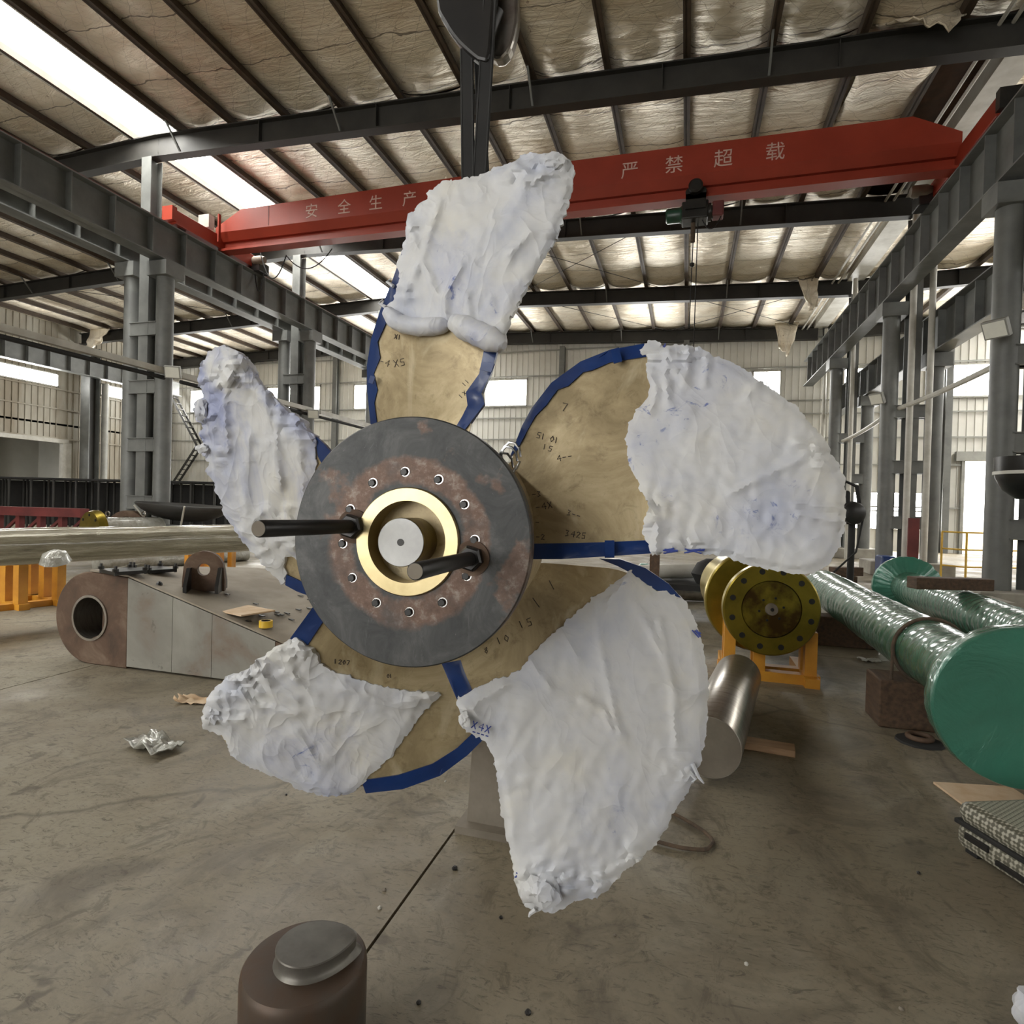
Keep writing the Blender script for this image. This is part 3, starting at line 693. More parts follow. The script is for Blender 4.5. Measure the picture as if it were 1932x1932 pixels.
BLADES = [
 dict(th=72, poly=[(735, 900), (703, 815), (694, 720), (697, 650), (715, 585), (745, 500), (775, 430), (805, 372), (850, 347), (905, 336), (965, 310), (1030, 296), (1066, 300), (1074, 340), (1062, 395), (1038, 455), (1000, 530), (960, 612), (930, 680), (912, 735), (890, 790), (860, 900)],
  wrap=[(724, 581), (742, 564), (753, 524), (750, 496), (762, 462), (766, 415), (775, 400), (797, 381), (815, 353), (834, 341), (890, 335), (927, 319), (971, 305), (989, 291), (1026, 288), (1048, 282), (1070, 297), (1081, 319), (1079, 347), (1067, 400), (1048, 456), (1011, 508), (989, 552), (971, 586), (958, 625), (940, 652), (900, 640), (860, 612), (810, 612), (769, 607), (738, 596)],
  strips=[[(758, 478), (738, 535), (716, 588), (700, 640), (692, 690), (693, 740), (699, 800), (712, 806), (706, 760), (712, 735), (705, 705), (717, 675), (712, 645), (727, 612), (740, 575), (752, 545), (766, 500)],
          [(938, 662), (926, 705), (908, 742), (914, 762), (902, 778), (876, 812), (856, 812), (872, 785), (882, 765), (879, 740), (904, 705), (913, 660)]],
  rolls=[[(728, 583), (750, 607), (790, 617), (846, 613)], [(850, 605), (885, 622), (925, 640), (952, 652)]]),
 dict(th=22, poly=[(850, 930), (955, 880), (975, 830), (1000, 780), (1040, 728), (1095, 688), (1150, 666), (1212, 655), (1270, 655), (1330, 672), (1400, 706), (1470, 752), (1530, 805), (1570, 870), (1586, 935), (1582, 1000), (1556, 1056), (1500, 1072), (1420, 1056), (1350, 1040), (1230, 1044), (1100, 1050), (990, 1052), (850, 1075)],
  wrap=[(1209, 660), (1223, 645), (1256, 651), (1289, 649), (1318, 656), (1343, 669), (1394, 692), (1430, 714), (1473, 743), (1506, 772), (1528, 797), (1553, 826), (1571, 859), (1586, 877), (1593, 903), (1597, 939), (1595, 997), (1586, 1029), (1568, 1055), (1546, 1078), (1510, 1082), (1459, 1076), (1415, 1066), (1365, 1051), (1321, 1042), (1256, 1040), (1231, 1047), (1223, 1026), (1213, 1000), (1220, 953), (1205, 910), (1184, 866), (1184, 808), (1194, 783), (1212, 762), (1226, 742), (1222, 700), (1218, 676)],
  strips=[[(962, 862), (985, 803), (1003, 770), (1040, 722), (1095, 682), (1150, 660), (1215, 648), (1222, 672), (1150, 684), (1118, 698), (1100, 702), (1072, 728), (1052, 735), (1030, 765), (1010, 785), (995, 812), (975, 850)],
          [(985, 1026), (1060, 1025), (1140, 1023), (1226, 1019), (1232, 1044), (1140, 1050), (1060, 1055), (985, 1055)]], rolls=[]),
 dict(th=-47, poly=[(880, 1070), (1000, 1062), (1100, 1057), (1170, 1065), (1225, 1090), (1270, 1122), (1300, 1168), (1322, 1225), (1330, 1290), (1325, 1385), (1300, 1475), (1262, 1555), (1215, 1612), (1155, 1668), (1090, 1695), (1030, 1706), (990, 1688), (970, 1620), (955, 1500), (930, 1420), (900, 1360), (868, 1300), (838, 1255), (790, 1120)],
  wrap=[(1187, 1075), (1200, 1089), (1239, 1112), (1276, 1120), (1309, 1166), (1324, 1215), (1336, 1282), (1334, 1352), (1326, 1414), (1313, 1464), (1299, 1497), (1268, 1542), (1255, 1567), (1226, 1605), (1181, 1646), (1156, 1671), (1127, 1692), (1086, 1700), (1053, 1718), (1024, 1720), (990, 1708), (978, 1679), (968, 1658), (964, 1621), (957, 1588), (945, 1518), (937, 1464), (928, 1422), (910, 1397), (889, 1385), (870, 1372), (866, 1344), (862, 1319), (891, 1302), (937, 1282), (974, 1265), (1003, 1236), (1057, 1182), (1123, 1128), (1164, 1095)],
  strips=[[(833, 1252), (868, 1246), (890, 1303), (862, 1320)], [(1130, 1054), (1170, 1055), (1218, 1072), (1262, 1102), (1285, 1128), (1262, 1122), (1235, 1112), (1188, 1080), (1165, 1068)]], rolls=[]),
 dict(th=-118, poly=[(640, 1120), (600, 1150), (553, 1212), (485, 1246), (425, 1285), (390, 1335), (402, 1382), (442, 1432), (520, 1468), (610, 1494), (690, 1492), (780, 1478), (855, 1440), (900, 1395), (890, 1345), (868, 1300), (850, 1240), (780, 1120)],
  wrap=[(556, 1204), (533, 1215), (512, 1227), (483, 1248), (467, 1264), (429, 1277), (405, 1298), (390, 1318), (379, 1356), (384, 1376), (413, 1385), (427, 1405), (438, 1426), (467, 1447), (516, 1463), (566, 1488), (612, 1501), (653, 1498), (682, 1480), (715, 1451), (744, 1418), (777, 1372), (802, 1341), (825, 1318), (823, 1308), (765, 1302), (703, 1289), (649, 1275), (612, 1258), (603, 1248), (578, 1221)],
  strips=[[(547, 1205), (592, 1143), (618, 1160), (578, 1220)], [(690, 1497), (760, 1489), (830, 1464), (882, 1425), (912, 1395), (893, 1382), (862, 1412), (815, 1442), (750, 1463), (682, 1473)]], rolls=[]),
 dict(th=158, poly=[(700, 900), (628, 862), (594, 828), (560, 795), (530, 772), (505, 742), (480, 712), (458, 680), (424, 660), (396, 672), (384, 705), (392, 760), (392, 830), (405, 900), (424, 962), (455, 1010), (500, 1060), (545, 1092), (600, 1118), (700, 1120)],
  wrap=[(424, 652), (397, 665), (381, 687), (372, 707), (375, 727), (382, 749), (369, 760), (368, 789), (380, 799), (377, 824), (384, 836), (368, 842), (385, 864), (393, 876), (386, 890), (398, 905), (405, 926), (415, 948), (424, 973), (439, 993), (452, 1015), (469, 1037), (489, 1057), (501, 1075), (519, 1087), (538, 1101), (541, 1050), (571, 1065), (586, 1030), (592, 960), (598, 906), (595, 850), (591, 824), (583, 814), (563, 789), (534, 767), (509, 739), (484, 710), (462, 675), (439, 657)],
  strips=[[(594, 822), (612, 838), (634, 864), (616, 892), (600, 862)], [(540, 1084), (575, 1100), (610, 1112), (604, 1132), (560, 1116), (538, 1104)]], rolls=[]),
]
LBL = ['top blade half wrapped with rolled hem', 'upper right blade, widest bare bronze face', 'lower right blade wrapped to its tip', 'lower left blade with bunched wrap', 'left blade wrapped up to the hub']
BUNCH = [[(1040, 305, 50), (985, 320, 40), (780, 420, 30), (760, 540, 30)], [(1235, 680, 45), (1290, 670, 40), (1560, 850, 40), (1300, 1040, 40), (1225, 960, 40)], [(1020, 1680, 60), (1120, 1680, 50), (1200, 1630, 40), (880, 1345, 30), (1290, 1450, 40)], [(410, 1335, 50), (450, 1290, 55), (510, 1250, 50), (570, 1235, 40), (800, 1325, 30)], [(390, 700, 50), (385, 780, 45), (385, 850, 40), (440, 700, 40), (560, 800, 50), (560, 1000, 50), (500, 1040, 40)]]
FOLDS = [
 [[(760, 560), (800, 480), (830, 380)], [(885, 600), (882, 555)], [(975, 310), (1000, 330), (985, 360)], [(1060, 292), (1030, 320), (1008, 345)], [(842, 605), (838, 560), (870, 500)], [(770, 430), (800, 500), (845, 600)], [(960, 480), (1000, 440), (1040, 440)]],
 [[(1265, 655), (1255, 700), (1262, 760)], [(1300, 655), (1290, 720)], [(1335, 670), (1330, 725)], [(1430, 720), (1412, 748)], [(1222, 945), (1242, 980), (1238, 1040)], [(1590, 885), (1520, 862), (1440, 900), (1380, 930)], [(1560, 845), (1500, 832)], [(1597, 960), (1500, 950)], [(1595, 985), (1510, 972)], [(1225, 700), (1240, 740), (1225, 780)]],
 [[(1187, 1080), (1150, 1130), (1130, 1200), (1150, 1300), (1170, 1390)], [(1187, 1085), (1200, 1140), (1250, 1230), (1280, 1330)], [(1120, 1132), (1140, 1250)], [(1100, 1320), (1140, 1340), (1160, 1390)], [(1245, 1170), (1270, 1300), (1275, 1400)], [(1334, 1300), (1290, 1320)], [(880, 1340), (960, 1290)], [(1000, 1245), (1040, 1300)], [(1060, 1185), (1090, 1240)]],
 [[(480, 1255), (510, 1300), (560, 1320)], [(530, 1225), (560, 1290), (600, 1310)], [(430, 1285), (480, 1330), (560, 1350)], [(388, 1360), (460, 1360)], [(822, 1314), (740, 1330), (650, 1300)], [(560, 1380), (600, 1440)], [(455, 1270), (490, 1310)]],
 [[(470, 830), (460, 900), (465, 960), (460, 1000)], [(530, 770), (520, 850), (530, 920)], [(560, 795), (570, 900), (575, 1000)], [(440, 690), (420, 760), (430, 850)], [(500, 750), (510, 840)], [(540, 960), (560, 1020)], [(452, 1010), (500, 960), (545, 990)], [(400, 690), (415, 740)]]]
def wob(p, s, f): return noise.noise((p[0] * f, p[1] * f, s))
for bi, B in enumerate(BLADES):
    th = math.radians(B['th']); SP = spline(B['poly'], True, 12)
    def tb(p, d): return .006 + .028 * min(1, d / 120) ** .8
    WS = spline(B['wrap'], True, 12); cx_ = sum(q[0] for q in B['wrap']) / len(B['wrap']); cy_ = sum(q[1] for q in B['wrap']) / len(B['wrap'])
    ins = []
    for q in B['poly']:
        if edge_d(q, WS) < 26 or not inside(q, WS) and math.hypot(q[0] - HUB[0], q[1] - HUB[1]) > 330:
            L_ = math.hypot(cx_ - q[0], cy_ - q[1]); q = (q[0] + (cx_ - q[0]) / L_ * 11, q[1] + (cy_ - q[1]) / L_ * 11)
        ins.append(q)
    bl = sheet('blade', ins, th, tb, 'bronze', prop, 17)
    bl['label'] = LBL[bi]
    def tw(p, d, SP=SP, bi=bi):
        base = tb(p, edge_d(p, SP)) if inside(p, SP) else .0
        r = wob(p, bi * 5.3, .022) * .5 + wob(p, bi * 3.1 + 2, .06) * .35 + abs(wob((p[0] + p[1] * .4, p[1] * .35), bi * 2.7, .035)) * .6
        bz = 0.0
        for fl in FOLDS[bi]:
            for a_, b_ in zip(fl, fl[1:]):
                dd = seg_d(p, a_, b_)
                if dd < 22: bz = max(bz, .010 * math.exp(-(dd / 6.5) ** 2) + .004 * math.exp(-(dd / 14) ** 2))
        for bx, by, br in BUNCH[bi]:
            e_ = math.exp(-((p[0] - bx) ** 2 + (p[1] - by) ** 2) / (br * br))
            if e_ > .02: bz += e_ * (.034 * abs(wob((p[0] * .45 + p[1], p[1] - p[0] * .4), by * .1, .04)) + .022 * abs(wob(p, bx * .1, .055)))
        return base + bz + .006 + .006 * min(1, d / 14) + .011 * max(-.45, r) * min(1, d / 10)
    rnd = random.Random(bi); W = [(x + rnd.uniform(-2, 2), y + rnd.uniform(-2, 2)) for x, y in B['wrap']]
    sheet('fabric_wrap', W, th, tw, WRAPS[bi], bl, 6.5, True, None, 4.5)
    def ts(p, d, SP=SP):
        base = tb(p, edge_d(p, SP)) if inside(p, SP) else .004
        return base + .006 + .004 * wob(p, 3, .08)
    for st in B['strips']: sheet('edge_strip', st, th, ts, 'blue_rubber', bl, 9, False)
    for k, rl in enumerate(B['rolls']):
        pts = [on_blade(x, y, th, -.05) for x, y in spline(rl, False, 8)]
        n = len(pts); R = [(.034 + .010 * (k == 1)) * (1 + .05 * math.sin(i * 2.3)) * (.3 + .7 * min(1, (min(i, n - 1 - i) / 3) ** .5)) for i in range(n)]
        MB().tube(pts, R, 16).build('rolled_hem', 'wrap', bl, True)
    B['obj'] = bl; B['t'] = th; B['sp'] = SP
# bunched knots and loose ends of fabric
def lump(bi, x, y, rx, ry, seed, name='fabric_bunch'):
    c = on_blade(x, y, BLADES[bi]['t'], -.04); mb = MB(); n, m = 22, 14
    sc = (c - CAM).length / F
    for j in range(m + 1):
        ph = math.pi * j / m
        for i in range(n):
            a = 2 * math.pi * i / n; d = V((math.cos(a) * math.sin(ph), math.sin(a) * math.sin(ph), math.cos(ph)))
            k = .85 + .35 * noise.noise(d * 1.9 + V((seed, 0, 0))) - .3 * abs(noise.noise(d * 3.3 + V((seed, 3, 0)))) - .12 * abs(noise.noise(d * 8 + V((seed, 3, 0))))
            mb.v.append(tuple(c + (UU * d.x * rx + VV * d.y * ry + AX * d.z * min(rx, ry) * .55) * sc * k))
    mb.f = [(j * n + i, j * n + (i + 1) % n, (j + 1) * n + (i + 1) % n, (j + 1) * n + i) for j in range(m) for i in range(n)]
    mb.build(name, 'wrap', BLADES[bi]['obj'], True)
for a in ((4, 380, 775, 14, 24, 1), (4, 382, 846, 15, 10, 6), (2, 1018, 1678, 38, 32, 7), (3, 402, 1345, 18, 24, 9), (0, 1044, 306, 26, 18, 13), (2, 876, 1358, 12, 18, 16)): lump(*a)
for bi, pl in ((2, [(1306, 1440), (1318, 1466), (1328, 1478)]), (2, [(1300, 1455), (1312, 1470), (1305, 1476)]), (2, [(1010, 1716), (1000, 1724), (998, 1730)]), (0, [(728, 580), (715, 572), (722, 565)]), (0, [(742, 540), (730, 532), (738, 525)])):
    MB().tube([on_blade(x, y, BLADES[bi]['t'], -.03) for x, y in pl], [.008, .006, .003], 6).build('fabric_end', 'wrap', BLADES[bi]['obj'], True)
# handwritten marks on the bronze and blue print on the fabric
def mark(bi, strokes, mat='ink', r=.0013, off=.0):
    mb = MB(); B = BLADES[bi]
    for st in strokes:
        q = [on_blade(x, y, B['t'], -(tb((x, y), edge_d((x, y), B['sp'])) + .001 + off)) for x, y in st]; mb.tube(q, r, 5)
    tag(mb.build('marking', mat, B['obj']), kind='stuff')
def chars(x, y, s, what, ang=0):
    G = {'1': [[(0, 0), (.1, 1)]], '5': [[(.6, 0), (.05, .05), (.05, .45), (.5, .5), (.5, .95), (0, 1)]], '8': [[(.5, .1), (.1, .3), (.5, .7), (.25, 1), (.05, .7), (.5, .3), (.5, .1)]], '0': [[(.3, 0), (0, .5), (.3, 1), (.6, .5), (.3, 0)]], '7': [[(0, 0), (.6, 0), (.2, 1)]], '-': [[(0, .5), (.6, .5)]], '2': [[(0, .2), (.3, 0), (.6, .2), (0, 1), (.6, 1)]], '3': [[(0, 0), (.5, .1), (.2, .5), (.5, .8), (0, 1)]], '4': [[(.5, 1), (.5, 0), (0, .6), (.7, .6)]], 'x': [[(0, 0), (.6, 1)], [(.6, 0), (0, 1)]]}
    out = []; c, s_ = math.cos(ang), math.sin(ang)
    for i, ch in enumerate(what):
        for st in G[ch]: out.append([(x + (px + i * .95) * s * c - py * s * s_, y + (px + i * .95) * s * s_ + py * s * c) for px, py in st])
    return out
mark(2, chars(980, 1172, 14, '15', -.3) + chars(938, 1203, 13, '10', -.3) + chars(912, 1222, 12, '8', -.3) + [[(1036, 1095), (1045, 1112)], [(1005, 1128), (1018, 1146)]])
mark(1, chars(1062, 760, 15, '7', .2) + chars(1015, 815, 11, '51', .3) + chars(1040, 822, 11, '01', .3) + chars(1028, 838, 10, '15', .3) + chars(1050, 860, 11, '4--', -.2) + chars(1004, 928, 10, '-3', -.1) + chars(1010, 952, 12, '-4x', -.2) + chars(1000, 980, 11, '1-', 0) + chars(1072, 962, 10, '3--', .3) + chars(1002, 1008, 10, '1-2', 0) + chars(1068, 1000, 11, '3425', .15))
mark(0, chars(745, 630, 9, 'x1', .2) + chars(718, 675, 12, '-4', .3) + chars(742, 680, 13, 'x5', -.2) + chars(866, 745, 8, '1x', -.7) + chars(872, 722, 8, '11', -.7))
mark(3, chars(632, 1244, 8, '1207', .1) + chars(730, 1272, 7, '01', 0))
mark(2, chars(893, 1360, 14, 'x4x', .3) + chars(893, 1376, 9, '----', .3), 'ink_blue', .002, .03)
for bi, pts in ((1, [(1244, 700), (1256, 652), (1252, 668)]), (1, [(1280, 700), (1293, 690)]), (1, [(1255, 1040), (1275, 1036)]), (1, [(1295, 1040), (1325, 1040)]), (4, [(505, 950), (518, 952)]), (4, [(574, 925), (576, 935)]), (2, [(1310, 1190), (1322, 1200)]), (2, [(970, 1650), (985, 1655)])):
    rn = random.Random(pts[0][0]); mark(bi, [[(x + rn.uniform(-5, 5), y + rn.uniform(-5, 5)) for x, y in pts] for _ in range(5)], 'ink_blue', .0024, .014)
# plastic tape binding on the rubber strips
for bi, st in ((1, [(1160, 658), (1166, 684)]), (1, [(1150, 1020), (1150, 1052)]), (0, [(697, 715), (706, 718)]), (0, [(908, 690), (930, 695)])):
    pts = [on_blade(x, y, BLADES[bi]['t'], -.045) for x, y in st]; MB().bar(pts[0], pts[1], .03, .004, AX).build('binding_tape', 'blue_rubber', BLADES[bi]['obj'])
# hub, flange plate, bushing, shaft, studs
MB().rings(O, AX, [(.06, .30), (.12, .33), (.45, .34), (.72, .30), (.78, .22)], 64).build('hub', 'bronze', prop, True)
RP = .374
pl = MB(); NB = 12; n = 120; mb = pl
prof = [(0, .155), (0, RP - .004), (.004, RP), (.05, RP), (.05, .155)]
mb.v = []; mb.f = []
for hgt, r in prof: mb.v += [(r * math.cos(2 * math.pi * k / n), r * math.sin(2 * math.pi * k / n), hgt) for k in range(n)]
m_ = len(prof); mb.f = [(i * n + k, i * n + (k + 1) % n, ((i + 1) % m_) * n + (k + 1) % n, ((i + 1) % m_) * n + k) for i in range(m_) for k in range(n)]
plate = mb.build('flange_plate', 'plate', prop, True, local=TP)
def LP(r, a, z): return TP @ V((r * math.cos(a), r * math.sin(a), z))
a0 = math.atan2(*(lambda q: (q.dot(VV), q.dot(UU)))(on_axis(765, 893, 0) - O))
for i in range(12):
    a = a0 + 2 * math.pi * i / 12; c = LP(.2085, a, -.0012)
    MB().rings(c, -AX, [(-.02, .0145), (.0012, .0145), (.0012, .0115), (-.012, .0115)], 20).build('bolt_hole', 'chrome', plate, True)
    MB().rings(c - UU * .0035 - VV * .001, -AX, [(-.012, .0122), (.004, .0122), (.005, .010)], 6).build('bolt', 'black', plate)
MB().rings(O, AX, [(-.012, .159), (-.006, .163), (.3, .163), (.3, .122), (-.012, .122)], 72, True).build('bushing', 'bronze_bright', prop, True)
sh = MB().rings(O, AX, [(-.052, .002), (-.052, .068), (-.048, .0715), (.35, .0715)], 56).build('shaft', 'brass_hub', prop, True)
MB().rings(O, AX, [(-.0535, .001), (-.0535, .0695), (-.05, .0705)], 56).build('shaft_face', 'face_steel', sh, True)
MB().rings(O, AX, [(-.0545, .001), (-.0545, .0105), (-.05, .0105)], 20).build('centre_hole', 'black', sh, True)
for bx, by, L in ((668, 993, .465), (891, 1053, .45)):
    b = on_axis(bx, by, 0)
    stud = MB().rings(b, -AX, [(-.02, .0205), (L - .004, .0205), (L, .018)], 24).build('stud', 'black', prop, True)
    MB().rings(b, -AX, [(0, .035), (.004, .038), (.03, .038), (.036, .032)], 6).build('nut', 'black', stud)
    MB().rings(b, -AX, [(-.001, .052), (.006, .052)], 28).build('washer', 'rust', stud, True)
    MB().rings(b - AX * L, -AX, [(-.002, .0175), (.0006, .0175)], 24).build('stud_end', 'dirty_steel', stud)
for i, (x, y) in enumerate(((958, 870), (964, 862), (950, 882))):
    c = on_axis(x, y, .1); MB().tube([c + UU * .03 * math.cos(a) + VV * .045 * math.sin(a) for a in [k * .6 for k in range(11)]], .004, 6).build('tie_wire', 'chrome', prop, True)
# support pedestal behind the propeller
p0, p1 = onZ(862, 1572, 0), onZ(962, 1592, 0)
t = thing('support_stand', (-.86, 2.75, 0), 'grey tapered steel stand on a base plate behind the lower blades', 'stand')
MB().lim((-1.0, 2.62, 0), (-.5, 3.1, .035)).build('base_plate', 'dirty_steel', t)
MB().add([(-.96, 2.68, .035), (-.56, 2.68, .035), (-.56, 3.0, .035), (-.96, 3.0, .035), (-.93, 2.72, 1.1), (-.66, 2.72, 1.1), (-.66, 2.96, 1.1), (-.93, 2.96, 1.1)],
         [(0, 1, 5, 4), (1, 2, 6, 5), (2, 3, 7, 6), (3, 0, 4, 7), (4, 5, 6, 7), (0, 3, 2, 1)]).build('column', 'dirty_steel', t)
MB().add([(-.56, 2.83, .035), (-.5, 2.83, .035), (-.6, 2.83, .4), (-.56, 2.85, .035), (-.5, 2.85, .035), (-.6, 2.85, .4)], [(0, 1, 2), (3, 5, 4), (0, 3, 4, 1), (1, 4, 5, 2), (2, 5, 3, 0)]).build('gusset', 'rust', t)
# lifting sling and hook block
t = thing('lifting_sling', on_blade(890, 400, BLADES[0]['t']), 'pair of black flat lifting straps holding the top blade', 'sling')
pb = [on_blade(x, 460, BLADES[0]['t'], .05) for x in (884, 905)]
yb = pb[0].y + .02
for k, (pa, pc, wd) in enumerate((((884, 460), (880, 90), .044), ((897, 460), (925, -20), .046), ((918, 420), (900, 60), .03))):
    a = onY(*pa, yb + (0, .015, .06)[k]); c = onY(*pc, yb + (0, -.02, .07)[k]); d = (c - a).normalized()
    mb = MB(); n = 10
    sd = d.cross(AX).normalized()
    mb.prism([a - sd * wd / 2, a + sd * wd / 2, c + sd * wd / 2, c - sd * wd / 2], AX * .008)
    mb.tube([a - sd * wd / 2 + AX * .004, c - sd * wd / 2 + AX * .004], .006, 6).tube([a + sd * wd / 2 + AX * .004, c + sd * wd / 2 + AX * .004], .006, 6)
    mb.build('strap', 'black_matte', t, True)
hb = onY(905, -20, yb)
t = thing('hook_block', hb, 'black crane hook block with rounded side cheeks at the top edge', 'hook block')
def cheek(pxs, dy, th, mat):
    P = [onY(x, y, yb + dy) for x, y in spline(pxs, True, 12)]
    MB().prism(P, V((0, th, 0))).build('cheek', mat, t, bevel=.012)
cheek([(822, -140), (822, 0), (836, 40), (862, 78), (900, 112), (918, 116), (928, 60), (930, -140)], -.02, .05, 'black')
cheek([(905, -140), (912, 70), (935, 112), (958, 100), (972, 60), (976, 10), (966, -140)], .06, .05, 'turned')
MB().rings(onY(880, -60, yb + .035), (0, 1, 0), [(-.0, .10), (.01, .12), (.03, .11), (.05, .12), (.06, .1)], 32).build('sheave', 'black', t, True)
MB().tube([onY(893, -60, yb + .02), onY(905, 40, yb + .02), onY(925, 70, yb + .02), onY(940, 20, yb + .02)], .022, 12).build('hook', 'black', t, True)
for x in (850, 900): 
    p = onY(x, -120, yb + .05); MB().tube([p, (p.x, p.y, roofz(p.x) + .4)], .009, 8).build('wire_rope', 'black', t)
# ================================================================ THINGS ON THE FLOOR, LEFT
# steel rudder-like casting with bored nose
r = thing('welded_rudder', (-4.6, 4.6, 0), 'large welded steel arm with a rusty bored nose lying on the floor', 'machine part')
YF = 4.15
c0 = onY(170, 1165, YF); R0 = (onY(170, 1078, YF).z - onY(170, 1252, YF).z) / 2
zc = max(R0 + .0, c0.z); zc = R0
cN = V((c0.x, YF, zc)); xj = onY(240, 1180, YF).x
nose = MB(); n = 40; ang = [math.pi / 2 + math.pi * k / n for k in range(n + 1)]
outl = [(cN.x + R0 * math.cos(a), zc + R0 * math.sin(a)) for a in ang]; outl = [(xj, 2 * R0 - .03)] + outl + [(xj, .0)]
rh = R0 * .46; NI = len(outl)
hole = []
for (x, z) in outl:
    d = V((x - cN.x, z - zc)); d.normalize(); hole.append((cN.x + d.x * rh, zc + d.y * rh))
D = .10
for yy, pts in ((YF, outl), (YF, hole), (YF + D, outl), (YF + D, hole)): nose.v += [(x, yy, z) for x, z in pts]
for i in range(NI):
    j = (i + 1) % NI
    nose.f += [(i, j, NI + j, NI + i), (2 * NI + i, 3 * NI + i, 3 * NI + j, 2 * NI + j), (i, 2 * NI + i, 2 * NI + j, j), (NI + i, NI + j, 3 * NI + j, 3 * NI + i)]
no = nose.build('nose', 'rust', r, True, bevel=.01)
MB().rings((cN.x, YF - .012, zc), (0, 1, 0), [(0, rh * .97), (0, rh * 1.08), (.03, rh * 1.08), (.6, rh * .97)], 48, True).build('bore_sleeve', 'turned', no, True)
xm, xe = onY(400, 1200, YF).x, onY(640, 1230, YF).x
zt = [2 * R0 - .03, onY(400, 1163, YF).z, onY(640, 1262, YF).z]
# front web (plates), top deck widening away from the nose
xs = [xj, onY(325, 1200, YF).x, xm, onY(520, 1200, YF).x, xe]
zs = [lerp(zt[0], zt[2], (x - xj) / (xe - xj)) for x in xs]; zbm = [0.02, .02, .02, .02, .02]
for i in range(4):
    MB().prism([(xs[i], YF, zbm[i]), (xs[i + 1] - .004, YF, zbm[i + 1]), (xs[i + 1] - .004, YF, zs[i + 1]), (xs[i], YF, zs[i])], (0, .04, 0)).build('side_plate', ('shell', 'shell', 'shell', 'rust')[i], r)
far = [onZ(275, 1071, zt[0] - .02), onZ(440, 1072, zt[0] - .08), onZ(560, 1078, zt[0] - .15), onZ(660, 1150, zt[0] - .25), V((xe, YF + .1, zs[4]))]
fe = [V((cN.x, YF - .008, 2 * R0 + .006)), V((xj, YF - .008, 2 * R0 - .018)), V((xe, YF - .008, zs[4] + .012))]; be = far[:4]
def along(P, u):
    Ls = [(P[i + 1] - P[i]).length for i in range(len(P) - 1)]; t_ = u * sum(Ls)
    for i, l_ in enumerate(Ls):
        if t_ <= l_ or i == len(Ls) - 1: return P[i].lerp(P[i + 1], min(1, t_ / l_))
        t_ -= l_
def deckp(u, v): return along(fe, u).lerp(along(be, u), v)
mb = MB(); NU, NV = 24, 10
for i in range(NU + 1):
    for j in range(NV + 1): mb.v.append(tuple(deckp(i / NU, j / NV)))
mb.f = [(i * (NV + 1) + j, i * (NV + 1) + j + 1, (i + 1) * (NV + 1) + j + 1, (i + 1) * (NV + 1) + j) for i in range(NU) for j in range(NV)]
o = mb.build('top_plate', 'shell_top', r); sd_ = o.modifiers.new('thick', 'SOLIDIFY'); sd_.thickness = .015; sd_.offset = 1
mb = MB(); bb = [deckp(i / 12, 1) for i in range(13)]
mb.v = [tuple(q) for q in bb] + [(q.x, q.y, .02) for q in bb]; mb.f = [(i, i + 1, i + 14, i + 13) for i in range(12)]; mb.build('back_plate', 'shell', r)
a_, b_ = fe[0], be[0]
mb = MB(); N2 = 10
for i in range(N2 + 1):
    an = math.pi / 2 + math.pi * i / N2
    for q_ in (V((cN.x, YF + .1, 0)), V((b_.x, b_.y, 0))): mb.v.append((q_.x + R0 * math.cos(an), q_.y, zc + R0 * math.sin(an)))
mb.f = [(2 * i, 2 * i + 1, 2 * i + 3, 2 * i + 2) for i in range(N2)]; mb.build('nose_shell', 'shell_top', r, True)
def unpx(P):
    q_ = ROT.transposed() @ (P - CAM); return CX + F * q_.x / -q_.z, CX - F * q_.y / -q_.z
def ondeck(x, y):
    best = None
    for i in range(81):
        for j in range(41):
            P = deckp(i / 80, j / 40); a, b = unpx(P); d_ = (a - x) ** 2 + (b - y) ** 2
            if best is None or d_ < best[0]: best = (d_, P)
    return best[1] + V((0, 0, .015))
# lifting lug
q = ondeck(385, 1118); lg = MB(); hR = .17
ring = [(hR * math.cos(a), .2 + hR * math.sin(a)) for a in [math.pi * k / 20 for k in range(21)]] + [(-hR * 1.05, .1)] + [(hR * x_, 0) for x_ in (-1.05, -.7, -.45, -.2, 0, .2, .45, .7, 1.05)] + [(hR * 1.05, .1)]
ih = []
for (x, z) in ring:
    d = V((x, z - .2)).normalized(); ih.append((d.x * .055, .2 + d.y * .055))
NI = len(ring); dr = V((.85, .52, 0)); nm = V((-.52, .85, 0))
for off in (-.035, .035):
    for P in (ring, ih): lg.v += [tuple(q + dr * x + V((0, 0, z)) + nm * off) for x, z in P]
for i in range(NI):
    j = (i + 1) % NI; lg.f += [(i, j, NI + j, NI + i), (2 * NI + i, 3 * NI + i, 3 * NI + j, 2 * NI + j), (i, 2 * NI + i, 2 * NI + j, j), (NI + i, NI + j, 3 * NI + j, 3 * NI + i)]
lug = lg.build('lifting_lug', 'rust', r, False)
for s_ in (-1, 1):
    for e in (-1, 1):
        b = q + dr * (s_ * .13); MB().prism([b + nm * e * .035, b + nm * e * .21, b + nm * e * .21 + V((0, 0, .07)), b + nm * e * .09 + V((0, 0, .22)), b + nm * e * .035 + V((0, 0, .22))], dr * .03).build('gusset', 'black', lug)
